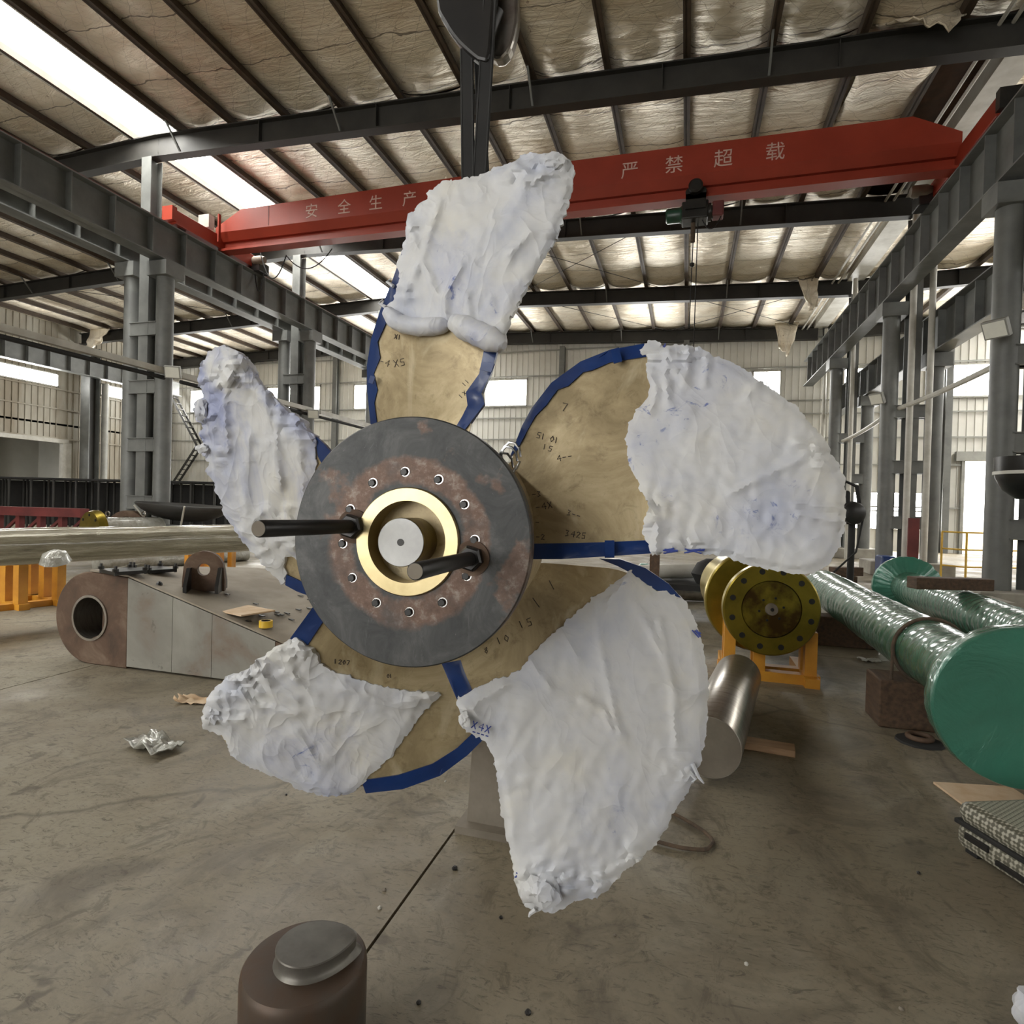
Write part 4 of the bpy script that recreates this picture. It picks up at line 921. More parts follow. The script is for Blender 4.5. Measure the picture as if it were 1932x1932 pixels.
# two bolted cover plates
for (x, y), s_ in (((232, 1086), 1), (((292, 1081)), 1)):
    q = ondeck(x, y); cp = MB().box(q + V((0, 0, .02)), (.34, .26, .03), Matrix.Rotation(-.35, 3, 'Z')).build('cover_plate', 'black', r)
    for a, b in ((-.16, -.12), (.16, -.12), (.16, .12), (-.16, .12)):
        p = q + Matrix.Rotation(-.35, 3, 'Z') @ V((a, b, 0)); MB().tube([p, p + V((0, 0, .085))], .012, 8).build('bolt', 'black', cp); MB().rings(p + V((0, 0, .035)), (0, 0, 1), [(0, .024), (.025, .024)], 6).build('nut', 'black', cp)
for x, y in ((430, 1127), (565, 1128), (585, 1135), (480, 1144), (500, 1154), (564, 1157), (585, 1153), (522, 1164), (543, 1162), (530, 1164), (495, 1168), (551, 1174), (468, 1180), (520, 1160)):
    q = ondeck(x, y); MB().box(q + V((0, 0, .012)), (.075, .022, .006), Matrix.Rotation(-.45, 3, 'Z')).build('slot', 'black', r)
q = ondeck(460, 1160); tag(MB().box(q + V((0, 0, .025)), (.42, .32, .012), Matrix.Rotation(-.3, 3, 'Z')).build('cardboard_sheet', 'card'), 'tan cardboard sheet lying on the welded steel arm', 'cardboard')
q = ondeck(503, 1190); t = thing('tape_roll', q, 'roll of yellow tape lying on the welded steel arm', 'tape')
MB().rings(q + V((0, 0, .005)), (0, 0, 1), [(0, .055), (.055, .055), (.055, .038), (0, .038)], 32, True).build('tape', 'tape_yellow', t, True)
MB().rings(q + V((0, 0, .006)), (0, 0, 1), [(0, .038), (.056, .038), (.056, .033), (0, .033)], 32, True).build('core', 'black_matte', t, True)
q = ondeck(300, 1108); tag(MB().rings(q + V((0, 0, .0)), (0, 0, 1), [(0, .03), (.02, .022), (.03, .01)], 7).build('steel_chip', 'black'), 'small black metal chip on the welded steel arm', 'scrap')
# wrapped shaft on yellow V stands
pa, pb_ = onZ(40, 1031, .93), onZ(400, 1017, .93)
dv = (pb_ - pa); dv.z = 0; dv.normalize(); RS = .21
sw = thing('wrapped_shaft', (pa.x, pa.y, .64), 'long pale shaft in glossy clear film resting on yellow stands', 'shaft')
A_, B_ = pa - dv * 4.0, pb_ + dv * 3.5; n = 90; pts = [A_.lerp(B_, i / n) for i in range(n + 1)]
LS = (B_ - A_).length; prp = V((-dv.y, dv.x, 0)); LM = Matrix.Translation(A_) @ Matrix((prp, dv.cross(prp), dv)).transposed().to_4x4()
mb = MB(); m = 40
for i in range(n + 1):
    for k in range(m):
        a = 2 * math.pi * k / m; rr = RS * (1 + .03 * noise.noise((math.cos(a) * 1.5, math.sin(a) * 1.5, i * .22)) + .012 * noise.noise((math.cos(a) * 4, math.sin(a) * 4, i * .5)))
        mb.v.append((rr * math.cos(a), rr * math.sin(a), LS * i / n))
mb.f = [(i * m + k, i * m + (k + 1) % m, (i + 1) * m + (k + 1) % m, (i + 1) * m + k) for i in range(n) for k in range(m)]
mb.build('film_wrap', 'film', sw, True, local=LM)
MB().tube([A_ - dv * .3, A_ + dv * .02], RS * .92, 32).build('shaft_end', 'turned', sw, True)
perp = V((-dv.y, dv.x, 0))
def vstand(c, label):
    t = thing('shaft_stand', (c.x, c.y, 0), label, 'stand', 'yellow shaft stands')
    for e in (-.22, .22):
        o = c + dv * e
        for s_ in (-1, 1):
            MB().bar(o + perp * s_ * .38 + V((0, 0, .06)), o + perp * s_ * .38 + V((0, 0, .9)), .1, .12).build('upright', 'yellow_paint', t)
            MB().bar(o + perp * s_ * .36 + V((0, 0, .92)), o + perp * s_ * .05 + V((0, 0, .58)), .1, .1, dv).build('vee_arm', 'yellow_paint', t)
        MB().bar(o + V((0, 0, .06)), o + V((0, 0, .6)), .1, .12).build('centre_post', 'yellow_paint', t)
        MB().bar(o - perp * .5 + V((0, 0, .04)), o + perp * .5 + V((0, 0, .04)), .12, .08).build('foot', 'yellow_paint', t)
    MB().bar(c - dv * .45 + perp * .3 + V((0, 0, .04)), c + dv * .45 + perp * .3 + V((0, 0, .04)), .12, .08).bar(c - dv * .45 - perp * .3 + V((0, 0, .04)), c + dv * .45 - perp * .3 + V((0, 0, .04)), .12, .08).build('skid', 'yellow_paint', t)
vstand(onZ(50, 1140, 0), 'yellow steel V-stand under the film-wrapped shaft, at the left edge')
vstand(onZ(396, 1080, 0), 'yellow steel V-stand under the film-wrapped shaft, behind the lifting lug')
q = onZ(105, 1050, .9); tag(MB().rings(q - V((0, 0, .05)), (0.2, -.3, 1), [(0, .14), (.08, .11), (.12, .04)], 9).build('padding_cloth', 'clear_film', None, True), 'crumpled clear plastic padding on the left yellow stand', 'plastic')
q = onZ(330, 1055, .15); tag(MB().tube([q - dv * 1.6, q + dv * 1.8], .15, 24).build('lower_pipe', 'clear_film', None, True), 'thinner grey pipe lying low beneath the film-wrapped shaft', 'pipe')
# background on the left: second shaft with yellow flange, wrapped drum, long machine bed, red frames, big dish
q = onY(178, 1003, 9.6); fl = thing('flanged_shaft', (q.x, q.y, 0), 'yellow-oiled flange on a shaft behind the film-wrapped shaft', 'shaft')
az = dv
MB().rings(q, az, [(-.1, .42), (-.02, .45), (.06, .45), (.08, .42)], 48).build('flange', 'brass', fl, True)
MB().tube([q - az * 4, q - az * .08], .1, 28).build('shaft_body', 'brass', fl, True)
MB().tube([q + az * .06, q + az * 1.35], .3, 28).build('film_wrap', 'clear_film', fl, True)
for k in range(8): MB().rings(q - az * .11 + perp * .35 * math.cos(k * .785) + V((0, 0, .35 * math.sin(k * .785))), az, [(0, .03), (.02, .03)], 10).build('bolt', 'black', fl)
for e in (-2.6, .9): MB().lim((q.x + az.x * e - .3, q.y + az.y * e - .15, 0), (q.x + az.x * e + .3, q.y + az.y * e + .15, q.z - (.1 if e < 0 else .3))).build('wood_rest', 'wood', fl)
for s_ in (.25, 1.0):
    p = q + az * s_ + V((0, 0, .31)); MB().tube([p + V((.055 * math.cos(a), 0, .06 + .055 * math.sin(a))) for a in [k * .52 for k in range(13)]], .014, 8).build('eye_bolt', 'turned', fl, True)
bed = thing('machine_bed', (-17, 17, 0), 'long black trestle bench of steel plate on rows of posts, far left', 'bench')
q0, q1 = onZ(-60, 906, 2.0), onZ(390, 930, 2.0)
q0 = onY(-80, 905, 15.0); q1 = onY(440, 936, 17.0); zt_ = 1.85
q0.z = q1.z = 2.02
MB().bar(q0, q1, 1.6, .06).build('top_plate', 'black_matte', bed); dq = (q1 - q0).normalized(); pq = V((-dq.y, dq.x, 0))
MB().bar(q0 - pq * -.75 - V((0, 0, .85)), q1 - pq * -.75 - V((0, 0, .85)), .04, 1.6).build('shade_panel', 'black_matte', bed)  # black sheet standing in for the shade beneath the bench top
LB = (q1 - q0).length
for i in range(13):
    for s_ in (-.7, 0, .7):
        p = q0 + dq * (.25 + i * (LB - .5) / 12) + pq * s_; MB().tube([(p.x, p.y, 0), (p.x, p.y, 2.0)], .04, 8).build('post', 'steel_dark', bed)
q0, q1 = onY(-40, 962, 13), onY(160, 968, 13.4)
t = thing('pipe_trestle', ((q0.x + q1.x) / 2, 13.2, 0), 'dark red primed steel frame behind the film-wrapped shaft', 'frame')
MB().bar(q0, q1, .3, .26).build('rail', 'red_dark', t)
for i in range(6):
    p = q0.lerp(q1, i / 5); MB().bar((p.x, p.y, 0), (p.x, p.y, p.z - .1), .16, .16, V((0, 1, 0))).build('leg', 'red_dark', t)
    if i < 5: b = q0.lerp(q1, (i + 1) / 5); MB().bar((p.x, p.y, .2), (b.x, b.y, b.z - .15), .08, .08).build('brace', 'red_dark', t)
q = onY(345, 968, 11.3); t = thing('hull_plate', (q.x, q.y, 0), 'big dark upturned boat-shaped steel plate on a trestle, left of the left blade', 'steel plate')
mb = MB(); n = 18; L = 1.35
for i in range(n + 1):
    u = -1 + 2 * i / n; w_ = (1 - abs(u) ** 2.6)
    for j in range(7):
        v = -1 + j / 3; mb.v.append((q.x + u * L, q.y + v * .7 * (w_ * .9 + .1), q.z + .18 - .42 * (w_) * (1 - v * v) * .9 - .05 * u))
for i in range(n):
    for j in range(6): a = i * 7 + j; mb.f.append((a, a + 1, a + 8, a + 7))
o = mb.build('plate', 'steel_dark', t, True); sd = o.modifiers.new('thick', 'SOLIDIFY'); sd.thickness = .03
for u in (-.5, .55): MB().tube([(q.x + u * L, q.y - .7, q.z + .17), (q.x + u * L * .6, q.y - .5, q.z - .3)], .02, 8).build('strut', 'pipe_white', t)
MB().lim((q.x - .7, q.y - .3, 0), (q.x + .7, q.y + .3, q.z - .3)).build('trestle', 'black_matte', t)
q = onY(252, 975, 11.0); tag(MB().rings((q.x, q.y, q.z - .35), (.25, -1, 0), [(0, .45), (.05, .5), (.25, .5), (.25, .36), (0, .36)], 40, True).build('steel_ring', 'rust', None, True), 'rusty steel ring standing behind the wrapped drum', 'ring')
# floor litter, left
def scrap(name, px, z, sx, sy, rz, mat, label, cat, curl=.06, seed=0):
    c = onZ(px[0], px[1], z); n = 10; mb = MB()
    for i in range(n + 1):
        for j in range(n + 1):
            u, v = i / n - .5, j / n - .5; zz = curl * (abs(noise.noise((u * 3, v * 3, seed))) + .6 * u * u + .01)
            q = Matrix.Rotation(rz, 3, 'Z') @ V((u * sx * (1 + .2 * noise.noise((v * 4, seed, 0))), v * sy, zz + .004)); mb.v.append(tuple(c + q))
    for i in range(n):
        for j in range(n): a = i * (n + 1) + j; mb.f.append((a, a + 1, a + n + 2, a + n + 1))
    o = mb.build(name, mat, None, True); sd = o.modifiers.new('thick', 'SOLIDIFY'); sd.thickness = .006; sd.offset = 1
    return tag(o, label, cat)
scrap('metal_scrap', (290, 1412), 0, .34, .2, -.3, 'clear_film', 'crumpled grey metal sheet scrap on open floor at left', 'scrap', .1, 3)
scrap('cardboard_scrap', (375, 1325), 0, .3, .12, .3, 'card', 'torn cardboard strip on the floor beside the lower left blade', 'cardboard', .08, 5)
scrap('paper_scrap', (1640, 1248), 0, .2, .12, .2, 'pipe_white', 'pale rag lying between the yellow flange and green shaft', 'rag', .05, 8)
# foreground casting
q = onZ(575, 1905, 0.0); cq = V((q.x + .0, q.y + .0, 0)); cq = onZ(574, 1875, .15); cq.z = 0
t = thing('steel_casting', cq, 'round rusty steel casting with a teardrop boss in the foreground', 'machine part')
RC = .172
MB().rings(cq, (0, 0, 1), [(0, RC * .96), (.02, RC), (.22, RC), (.238, RC * .985), (.246, RC * .95), (.25, RC * .6)], 64).build('drum', 'cast_dark', t, True)
td = []
e1 = V((math.cos(.62), math.sin(.62), 0)); e2 = V((-e1.y, e1.x, 0))
for k in range(48):
    a = 2 * math.pi * k / 48; rr = .092; x = rr * math.cos(a); y = rr * math.sin(a) * (1 if x < 0 else 1 - .35 * (x / rr) ** 2)
    x = x * (1.0 if x < 0 else 1.42); td.append((x + .012, y))
def tear(sc, z): return [cq + e1 * (x * sc) + e2 * (y * sc) + V((0, 0, z)) for x, y in td]
mb = MB(); lay_ = [(1.12, .244), (1.03, .255), (.98, .263), (.99, .285), (1.0, .29), (.97, .293)]
for sc, z in lay_: mb.v += [tuple(p) for p in tear(sc, z)]
N_ = 48
for i in range(len(lay_) - 1): mb.f += [(i * N_ + k, i * N_ + (k + 1) % N_, (i + 1) * N_ + (k + 1) % N_, (i + 1) * N_ + k) for k in range(N_)]
mb.f += [tuple((len(lay_) - 1) * N_ + k for k in range(N_)), tuple(range(N_ - 1, -1, -1))]
mb.build('teardrop_boss', 'cast_top', t, True)
# ================================================================ THINGS ON THE FLOOR, RIGHT
# flanged coupling on yellow stand
fc = onY(1456, 1150, 5.75); az = V((-.12, 1, 0)).normalized(); sd = V((0, 0, 1)).cross(az) * -1; RF = .5 * (onY(1553, 1150, 5.75) - onY(1363, 1150, 5.75)).length
t = thing('flanged_coupling', (fc.x, fc.y, 0), 'yellow-oiled steel coupling with drilled flange on an orange stand', 'shaft')
FL = Matrix.Translation(fc) @ Matrix((sd, V((0, 0, 1)), az)).transposed().to_4x4()
def lr(prof, name, mat, par, n=72, closed=False):
    mb = MB().rings((0, 0, 0), (0, 0, 1), prof, n, closed); return mb.build(name, mat, par, True, local=FL)
f1 = lr([(0, RF * .62), (0, RF * .97), (.012, RF), (.09, RF), (.09, RF * .62)], 'flange', 'brass', t, 96, True)
lr([(.012, .01), (.012, RF * .60), (.02, RF * .615), (.5, RF * .615)], 'shaft_end', 'brass_hub', t)
lr([(.50, RF * .5), (.50, RF * 1.16), (.52, RF * 1.19), (.60, RF * 1.19), (.60, RF * .5)], 'back_flange', 'brass', t, 96, True)
lr([(.55, RF * .9), (1.7, RF * .9)], 'drum', 'brass', t)
lr([(-.02, .012), (-.02, .05), (0.012, .055)], 'centre_boss', 'dirty_steel', t, 32)
lr([(-.023, .004), (-.0225, .016), (-.02, .016)], 'centre_hole', 'black', t, 20)
for k in range(12):
    a = k * math.pi / 6 + .26; p = FL @ V((RF * .83 * math.cos(a), RF * .83 * math.sin(a), -.001))
    MB().rings(p, az, [(0, .026), (.02, .026)], 20).build('bolt_hole', 'black', f1)
for k in range(6):
    a = k * math.pi / 3 + .2; p = FL @ V((.105 * math.cos(a), .105 * math.sin(a), .008)); MB().rings(p, az, [(0, .011), (.02, .011)], 12).build('screw_hole', 'black', f1)
s = thing('coupling_stand', (fc.x, fc.y + .3, 0), 'orange welded steel stand carrying the yellow flanged coupling', 'stand')
ztop = fc.z - RF * .45
for yy in (fc.y + .2, fc.y + .42):
    for xx in (-.33, .36):
        MB().lim((fc.x + xx - .05, yy - .05, 0), (fc.x + xx + .05, yy + .05, fc.z - (.02 if xx < 0 else RF * .5))).build('leg', 'yellow_paint', s)
    MB().lim((fc.x - .12, yy - .045, 0.08), (fc.x - .02, yy + .045, fc.z - RF * 1.0)).build('middle_leg', 'yellow_paint', s)
    MB().lim((fc.x - .42, yy - .055, 0), (fc.x + .44, yy + .055, .09)).build('cross_foot', 'yellow_paint', s)
for xx in (-.33, .36): MB().lim((fc.x + xx - .06, fc.y + .05, 0), (fc.x + xx + .06, fc.y + .9, .085)).build('skid', 'yellow_paint', s)
# turned bar
a_ = onZ(1338, 1410, .22); b_ = onZ(1392, 1275, .22); RB = .175; a_.z = b_.z = RB + .045
t = thing('steel_bar', (a_.x, a_.y, 0), 'thick turned steel round bar lying on timber in front of yellow coupling', 'bar')
d = (b_ - a_).normalized(); MB().tube([a_, a_ + d * .004, b_ - d * .012, b_], [RB * .985, RB, RB, RB * .97], 48).build('bar', 'turned', t, True)
MB().rings(a_ - d * .002, d, [(0, RB * .97), (.004, RB * .97)], 40).build('end_face', 'dirty_steel', t)
c = onZ(1440, 1405, .03); tag(MB().box((c.x - .12, c.y + .02, .0225), (.62, .13, .045), Matrix.Rotation(-.12, 3, 'Z')).build('timber_plank', 'wood_pale', bevel=.004), 'pale timber plank with bolt holes under the turned bar', 'plank')
# green wrapped shafts
g0 = onY(1934, 1337, 3.7); zc = g0.z; g1 = onZ(1570, 1118, zc)
def green(a, b, rad, label, seed, cover):
    t = thing('green_wrapped_shaft', (a.x, a.y, a.z - rad), label, 'shaft', 'green wrapped shafts')
    d = (b - a).normalized(); L = (b - a).length; n = int(L / .022); pts = [a + d * L * i / n for i in range(n + 1)]
    mb = MB(); m = 48; u = d.orthogonal().normalized(); u = V((0, 0, 1)) - d * d.z; u.normalize(); v = d.cross(u)
    for i, p in enumerate(pts):
        s_ = L * i / n
        for k in range(m):
            an = 2 * math.pi * k / m
            fold = abs(math.sin((s_ + .10 * math.sin(an + 1) + .04 * noise.noise((s_ * 2, an, seed))) * math.pi / .13 + an * .5)) ** .6
            r_ = rad * (1 + .035 * fold + .035 * noise.noise((math.cos(an) * 1.3, math.sin(an) * 1.3 + seed, s_ * 5)))
            mb.v.append(tuple(p + (u * math.cos(an) + v * math.sin(an)) * r_))
    mb.f = [(i * m + k, i * m + (k + 1) % m, (i + 1) * m + (k + 1) % m, (i + 1) * m + k) for i in range(n) for k in range(m)]
    mb.f += [tuple(range(m - 1, -1, -1)), tuple(n * m + k for k in range(m))]
    mb.build('film_wrap', 'green_film', t, True)
    return t, d
gs, d = green(g0, g1 + (g1 - g0).normalized() * .6, .22, 'nearest green plastic-wrapped shaft with a big round end cover', 3, True)
RD = .418
def puck(o, ax, r_, prof, name, mat, par, seed, amp=.012):
    o = V(o); ax = V(ax).normalized(); u = V((0, 0, 1)) - ax * ax.z; u.normalize(); v = ax.cross(u); n = 96; mb = MB()
    for h_, k_ in prof:
        for i in range(n):
            a = 2 * math.pi * i / n; w_ = 1 + amp * noise.noise((math.cos(a) * 4, math.sin(a) * 4 + seed, h_ * 9)) + amp * .8 * math.sin(a * 31 + seed) * (1 if k_ < .98 else .3)
            mb.v.append(tuple(o + ax * (h_ + .006 * noise.noise((math.cos(a) * 2 * k_, math.sin(a) * 2 * k_, seed))) + (u * math.cos(a) + v * math.sin(a)) * r_ * k_ * w_))
    m = len(prof); mb.f = [(i * n + k, i * n + (k + 1) % n, (i + 1) * n + (k + 1) % n, (i + 1) * n + k) for i in range(m - 1) for k in range(n)] + [tuple(range(n - 1, -1, -1)), tuple((m - 1) * n + k for k in range(n))]
    return mb.build(name, mat, par, True)
puck(g0 - d * .02, d, RD, [(0, .2), (-.001, .6), (0, .985), (.012, 1.0), (.04, 1.0)], 'end_cover', 'green_cover', gs, 2, .004)
puck(g0, d, RD, [(.02, .99), (.05, 1.005), (.10, 1.0), (.13, .97), (.17, .82), (.22, .62), (.27, .55)], 'gathered_collar', 'green_film', gs, 5, .02)
h0 = onZ(1712, 1108, zc); h1 = onZ(1945, 1205, zc)
gs2, d2 = green(h0, h1 + (h1 - h0).normalized() * 2.0, .21, 'second green plastic-wrapped shaft, farther, with a gathered green collar', 9, True)
puck(h0 - d2 * .12, d2, RD, [(0, .3), (.0, .92), (.03, 1.0), (.10, 1.0), (.13, .9), (.16, .6), (.2, .5)], 'gathered_collar', 'green_cover', gs2, 7, .03)
# rope round the near shaft
p = g0 + d * 1.3; u = V((0, 0, 1)); v = d.cross(u).normalized()
t = thing('tie_rope', (p.x, p.y, zc - .3), 'dirty rope looped over the nearest green shaft', 'rope')
MB().tube([p + (u * math.cos(a) + v * math.sin(a)) * .238 for a in [2 * math.pi * k / 40 for k in range(41)]], .014, 8, False).build('loop', 'rope', t, True)
MB().tube([p + v * -.238 + V((0, 0, -.02)), p - v * .242 + V((0, 0, -.25)), p - v * .24 + V((0.01, 0, -.42))], .012, 8).build('tail', 'rope', t, True)
# timber blocks carrying them
def block(x0, x1, y0, y1, z, label, mat='wood', z0=0):
    return tag(MB().lim((x0, y0, z0), (x1, y1, z)).build('timber_block', mat, bevel=.012), label, 'timber')
pc = g0 + d * 1.95; block(1.4, 2.3, 4.95, 5.3, zc - .228, 'large dark timber block under the nearest green shaft')
pc = g0 + d * 4.2; block(pc.x - .5, pc.x + .4, pc.y - .15, pc.y + .15, zc - .228, 'dark timber block under the far end of nearest green shaft')
pc = h0 + (h1 - h0) * .45; block(pc.x - .45, pc.x + .45, pc.y - .15, pc.y + .15, zc - .218, 'timber block under the second green shaft')
pc = h0 + (h1 - h0).normalized() * .5; p = onZ(1795, 1103, zc + .27)
tag(MB().bar(onZ(1720, 1099, zc + .29), onZ(1865, 1103, zc + .29), .16, .12).build('timber_beam', 'wood', bevel=.008), 'brown timber beam lying across the second green shaft', 'timber')
tag(MB().bar(onZ(1570, 1078, .62), onZ(1622, 1078, .62), .16, .14).build('timber_beam', 'wood', bevel=.008), 'short brown timber beam near the pedestal motor', 'timber')
tag(MB().bar(onZ(1678, 1128, .28), onZ(1782, 1148, .28), .12, .08).build('timber_beam', 'wood', bevel=.008), 'timber batten wedged between the two green shafts', 'timber')
pc = onZ(1596, 1078, .62); block(pc.x - .15, pc.x + .15, pc.y - .1, pc.y + .1, .55, 'timber post propping the short beam by the pedestal motor')
pc = onZ(1730, 1138, .28); block(pc.x - .12, pc.x + .12, pc.y - .1, pc.y + .1, .24, 'small timber offcut between the two green shafts')
# pedestal motor
q = onY(1608, 968, 10.5); t = thing('pedestal_motor', (q.x, q.y, 0), 'dark electric motor on a post right of the big wrapped blade', 'motor')
MB().rings(q + V((-.05, -.25, 0)), (.25, -1, 0), [(-.35, .17), (.05, .17), (.07, .15), (.09, .05)], 32).build('motor_body', 'black', t, True)
for k in range(8): MB().rings(q + V((-.05 + .0, -.25 + .3 - k * .04, 0)), (.25, -1, 0), [(0, .18), (.012, .18)], 24).build('cooling_fin', 'black_matte', t, True)
MB().tube([(q.x, q.y, 0), (q.x, q.y, q.z - .15)], .05, 12).build('post', 'black_matte', t, True)
MB().lim((q.x - .3, q.y - .1, q.z - .1), (q.x - .05, q.y + .4, q.z + .35)).build('gearbox', 'black_matte', t, bevel=.04)
MB().tube([q + V((-.2, 0, .3)), q + V((-.12, 0, .5)), q + V((.05, 0, .42)), q + V((.1, 0, .1))], .03, 10).build('hose', 'black_matte', t, True)
MB().tube([q + V((.1, -.2, -.1)), q + V((.02, -.2, -.6)), q + V((-.3, -.2, -.95))], .015, 8).build('cable', 'black_matte', t, True)
MB().lim((q.x - .25, q.y - .25, 0), (q.x + .25, q.y + .25, .04)).build('foot', 'black_matte', t)
# hooded thing at the right edge
q = onY(1925, 900, 6.5); t = thing('machine_hood', (q.x + .3, q.y, 0), 'black rounded machine hood on a post at the right photo edge', 'machine')
MB().rings(q + V((.08, 0, .18)), (0, 0, -1), [(0, .27), (.12, .27), (.2, .25), (.3, .2), (.38, .1)], 32).build('hood', 'black', t, True)
MB().rings(q + V((.08, 0, .02)), (0, 0, 1), [(0, .275), (.03, .275)], 32).build('trim_band', 'pipe_white', t, True)
MB().tube([(q.x + .5, q.y, 0), (q.x + .5, q.y, q.z + .1), (q.x + .1, q.y, q.z + .12)], .05, 12).build('post', 'black', t, True)
# suitcase
sA, sB = onZ(1800, 1600, 0), onZ(1955, 1704, 0); e = (sB - sA).normalized(); f_ = V((-e.y, e.x, 0)) * 1.0
if f_.dot(V((1, 1, 0))) < 0: f_ = -f_
rot = Matrix((e, f_, V((0, 0, 1)))).transposed()
t = thing('suitcase', sA, 'checked grey suitcase with black trim lying flat at the right edge', 'suitcase')
LX, LY = .74, .50; cc = sA + e * LX / 2 + f_ * LY / 2
MB().box(cc + V((0, 0, .075)), (LX, LY, .11), rot).build('lower_shell', 'case', t, bevel=.035)
MB().box(cc + V((0, 0, .185)), (LX, LY, .10), rot).build('upper_shell', 'case', t, bevel=.04)
MB().box(cc + V((0, 0, .135)), (LX + .008, LY + .008, .022), rot).build('zip_band', 'black_matte', t, bevel=.006)
MB().box(cc + V((0, 0, .238)) - f_ * .1, (.26, .035, .012), rot).build('top_strap', 'black_matte', t, bevel=.004)
MB().box(cc - e * (LX / 2 - .12) - f_ * (LY / 2 + .006) + V((0, 0, .095)), (.12, .012, .03), rot).build('latch', 'black', t, bevel=.004)
MB().box(cc - e * (LX / 2 - .32) - f_ * (LY / 2 + .01) + V((0, 0, .065)), (.2, .016, .022), rot).build('side_handle', 'black', t, bevel=.004)
MB().box(cc - e * (LX / 2 - .46) - f_ * (LY / 2 + .012) + V((0, 0, .065)), (.09, .014, .014), rot).build('handle_plate', 'chrome', t, bevel=.003)
for a_, b_ in ((-1, -1), (1, -1), (1, 1), (-1, 1)): MB().box(cc + e * a_ * (LX / 2 - .06) + f_ * b_ * (LY / 2 - .05) + V((0, 0, .012)), (.06, .04, .024), rot).build('foot', 'black_matte', t)
c = onZ(1830, 1505, 0); tag(MB().box((c.x + .1, c.y + .05, .006), (.42, .25, .012), Matrix.Rotation(.2, 3, 'Z')).build('cardboard_sheet', 'card'), 'brown cardboard sheet on the floor behind the suitcase', 'cardboard')
# white bag in the corner
q = onZ(1932, 1905, .06); t = thing('plastic_bag', (q.x, q.y, 0), 'white crumpled plastic bag in the lower right corner', 'bag')
mb = MB(); n = 16
for j in range(9):
    z = .11 * j / 8; rr = .03 + .028 * math.sin(min(1, j / 7) * math.pi * .9)
    for i in range(n): a = 2 * math.pi * i / n; k = 1 + .35 * noise.noise((math.cos(a) * 2, math.sin(a) * 2, z * 12)); mb.v.append((q.x + .03 + rr * k * math.cos(a), q.y + rr * k * math.sin(a), z))
mb.f = [(j * n + i, j * n + (i + 1) % n, (j + 1) * n + (i + 1) % n, (j + 1) * n + i) for j in range(8) for i in range(n)] + [tuple(range(n)), tuple(8 * n + i for i in range(n))]
mb.build('bag_body', 'wrap', t, True)
# rope hook loop on the floor
pl_ = [onZ(x, y, .012) for x, y in spline([(1230, 1585), (1290, 1600), (1335, 1602), (1346, 1590), (1330, 1570), (1290, 1545), (1260, 1530)], False, 10)]
tag(MB().tube(pl_, .009, 8).build('cable_loop', 'rope', None, True), 'brown cable looped on the floor beside the lower right blade', 'cable')
# coiled clamp by the timber block
q = onZ(1735, 1400, 0); t = thing('rigging_shackle', q, 'rusty ring and rag by the large timber block', 'rigging')
MB().tube([q + V((.07 * math.cos(a), .07 * math.sin(a), .035)) for a in [k * .35 for k in range(19)]], .018, 10).build('ring', 'rust', t, True)
MB().rings(q, (0, 0, 1), [(0, .15), (.012, .14), (.02, .08)], 11).build('rag', 'black_matte', t, True)
# clutter glimpsed between the blades
q = onY(1285, 1095, 9.0); t = thing('work_bench', (q.x, q.y, 0), 'low dark steel bench piled with tools, glimpsed between two blades', 'bench')
MB().lim((q.x - .9, q.y - .3, .42), (q.x + .8, q.y + .9, .5)).build('top', 'black_matte', t)
for dx in (-.8, .7): MB().lim((q.x + dx - .05, q.y - .25, 0), (q.x + dx + .05, q.y + .35, .42)).build('leg', 'black_matte', t)
p = onY(1240, 1078, 9.0); tag(MB().tube([(p.x - .35, q.y - .1, .62), (p.x + .5, q.y + .35, .64)], [.1, .11], 16).build('wrapped_tube', 'pipe_white', None, True), 'white film-wrapped tube lying on the low bench between two blades', 'tube')
p = onY(1325, 1080, 9.0); tag(MB().rings((p.x + .12, q.y - .02, .5), (0, 0, 1), [(0, .2), (.15, .28), (.3, .2), (.36, .08)], 10).build('black_sack', 'black_matte', None, True), 'black plastic sack on the low bench between two blades', 'sack')
p = onY(1275, 1070, 9.0); tag(MB().lim((p.x - .1, q.y + .62, .5), (p.x + .12, q.y + .82, .68)).build('tool_box', 'rust', bevel=.01), 'small brown box on the low bench between two blades', 'box')
p = onY(1215, 1060, 9.4); tag(MB().rings((p.x, 9.5, .5), (0, 0, 1), [(0, .12), (.1, .16), (.2, .06)], 9).build('green_rag', 'green_cover', None, True), 'crumpled green plastic behind the tube on the low bench', 'plastic')
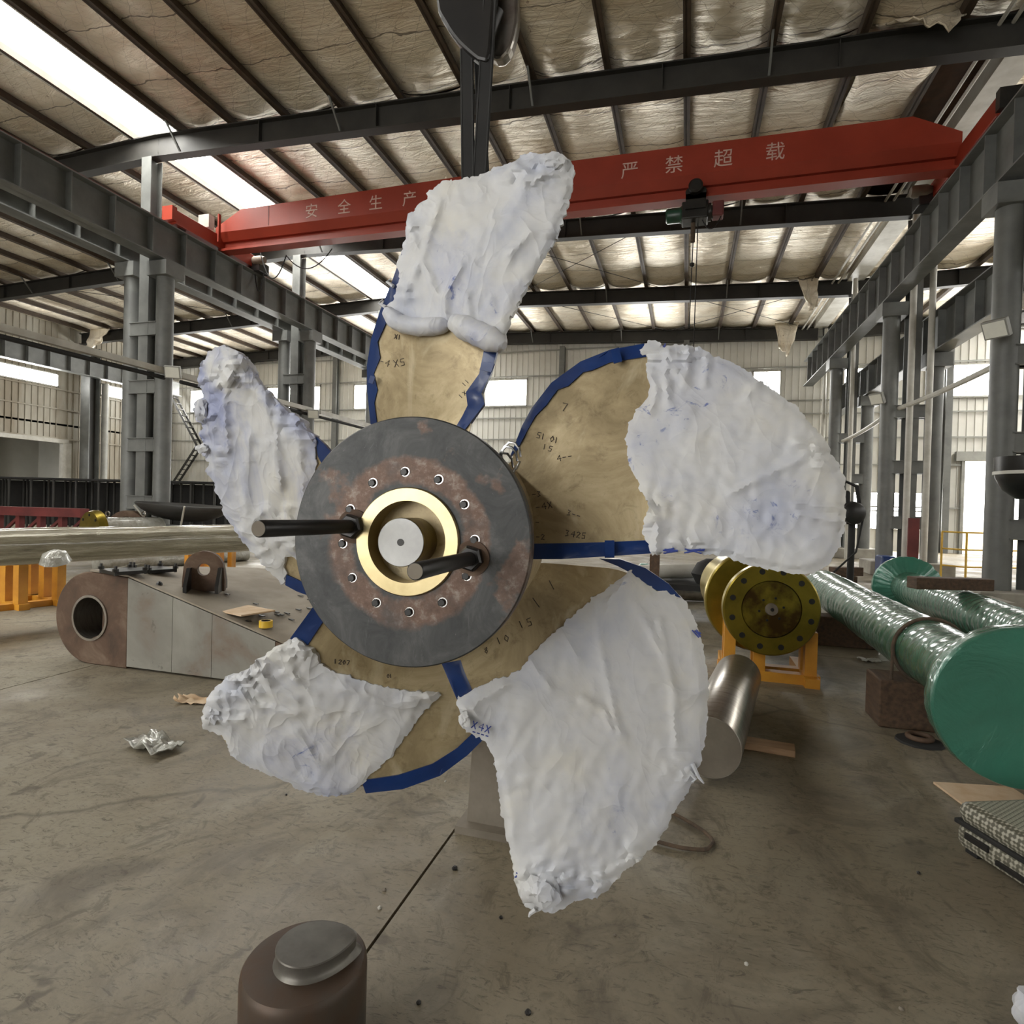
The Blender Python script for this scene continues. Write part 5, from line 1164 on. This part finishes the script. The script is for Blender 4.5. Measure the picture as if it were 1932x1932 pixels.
p = onZ(1303, 1118, .16); tag(MB().tube([(p.x - .35, p.y, .16), (p.x + .4, p.y + .2, .16)], .15, 20).build('steel_roller', 'turned', None, True), 'short shiny steel roller on the floor below the low bench', 'roller')
q = onY(1236, 1060, 8.4); tag(MB().lim((q.x - .07, q.y - .05, 0), (q.x + .06, q.y + .05, q.z + .1)).build('timber_post', 'wood'), 'brown upright post seen just below the big upper right blade', 'timber')
# shelves / tables far right behind the columns
q = onY(1680, 1030, 15.5); tag(MB().lim((q.x - .2, 15.4, 0), (q.x + .1, 15.9, .62)).build('blue_drum', 'blue_rubber', bevel=.04), 'small dark blue crate at the foot of the second right column', 'crate')
q = onY(1720, 1040, 17.0); tag(MB().lim((q.x - .12, 16.9, 0), (q.x + .12, 16.95, 1.5)).build('leaning_board', 'red_dark'), 'dark red board leaning behind the second right column', 'board')
# pebbles, nuts and chips on the floor
for x, y, s_, mt, lb in ((858, 1640, .017, 'black', 'dark nut on the floor left of the wrapped lower blade tip'), (725, 1680, .012, 'dirty_steel', 'pebble beside the floor joint above the round casting'), (716, 1714, .011, 'pipe_white', 'pale chip lying beside the floor joint'), (945, 1732, .010, 'black', 'dark chip below the wrapped lower blade tip'), (790, 1893, .011, 'black', 'dark chip right of the round casting'),
        (996, 1912, .014, 'black', 'dark pebble at the bottom photo edge'), (1160, 1765, .007, 'dirty_steel', 'tiny chip under the lower right blade'), (1408, 1820, .010, 'pipe_white', 'white paper fleck on the floor at lower right'), (1733, 1648, .011, 'black', 'dark nut on the floor left of the suitcase'), (840, 1475, .008, 'pipe_white', 'pale fleck beneath the blue-edged lower left blade'), (540, 1500, .008, 'black', 'dark fleck under the lower left blade wrap'), (1700, 1905, .010, 'dirty_steel', 'pebble at the bottom edge toward the white bag')):
    q = onZ(x, y, 0); s_ *= .7
    tag(MB().rings(q, (0, 0, 1), [(0, s_), (s_ * .6, s_ * 1.05), (s_ * 1.2, s_ * .5)], 7).build('metal_chip', mt), lb, 'chip', 'loose chips on the floor')
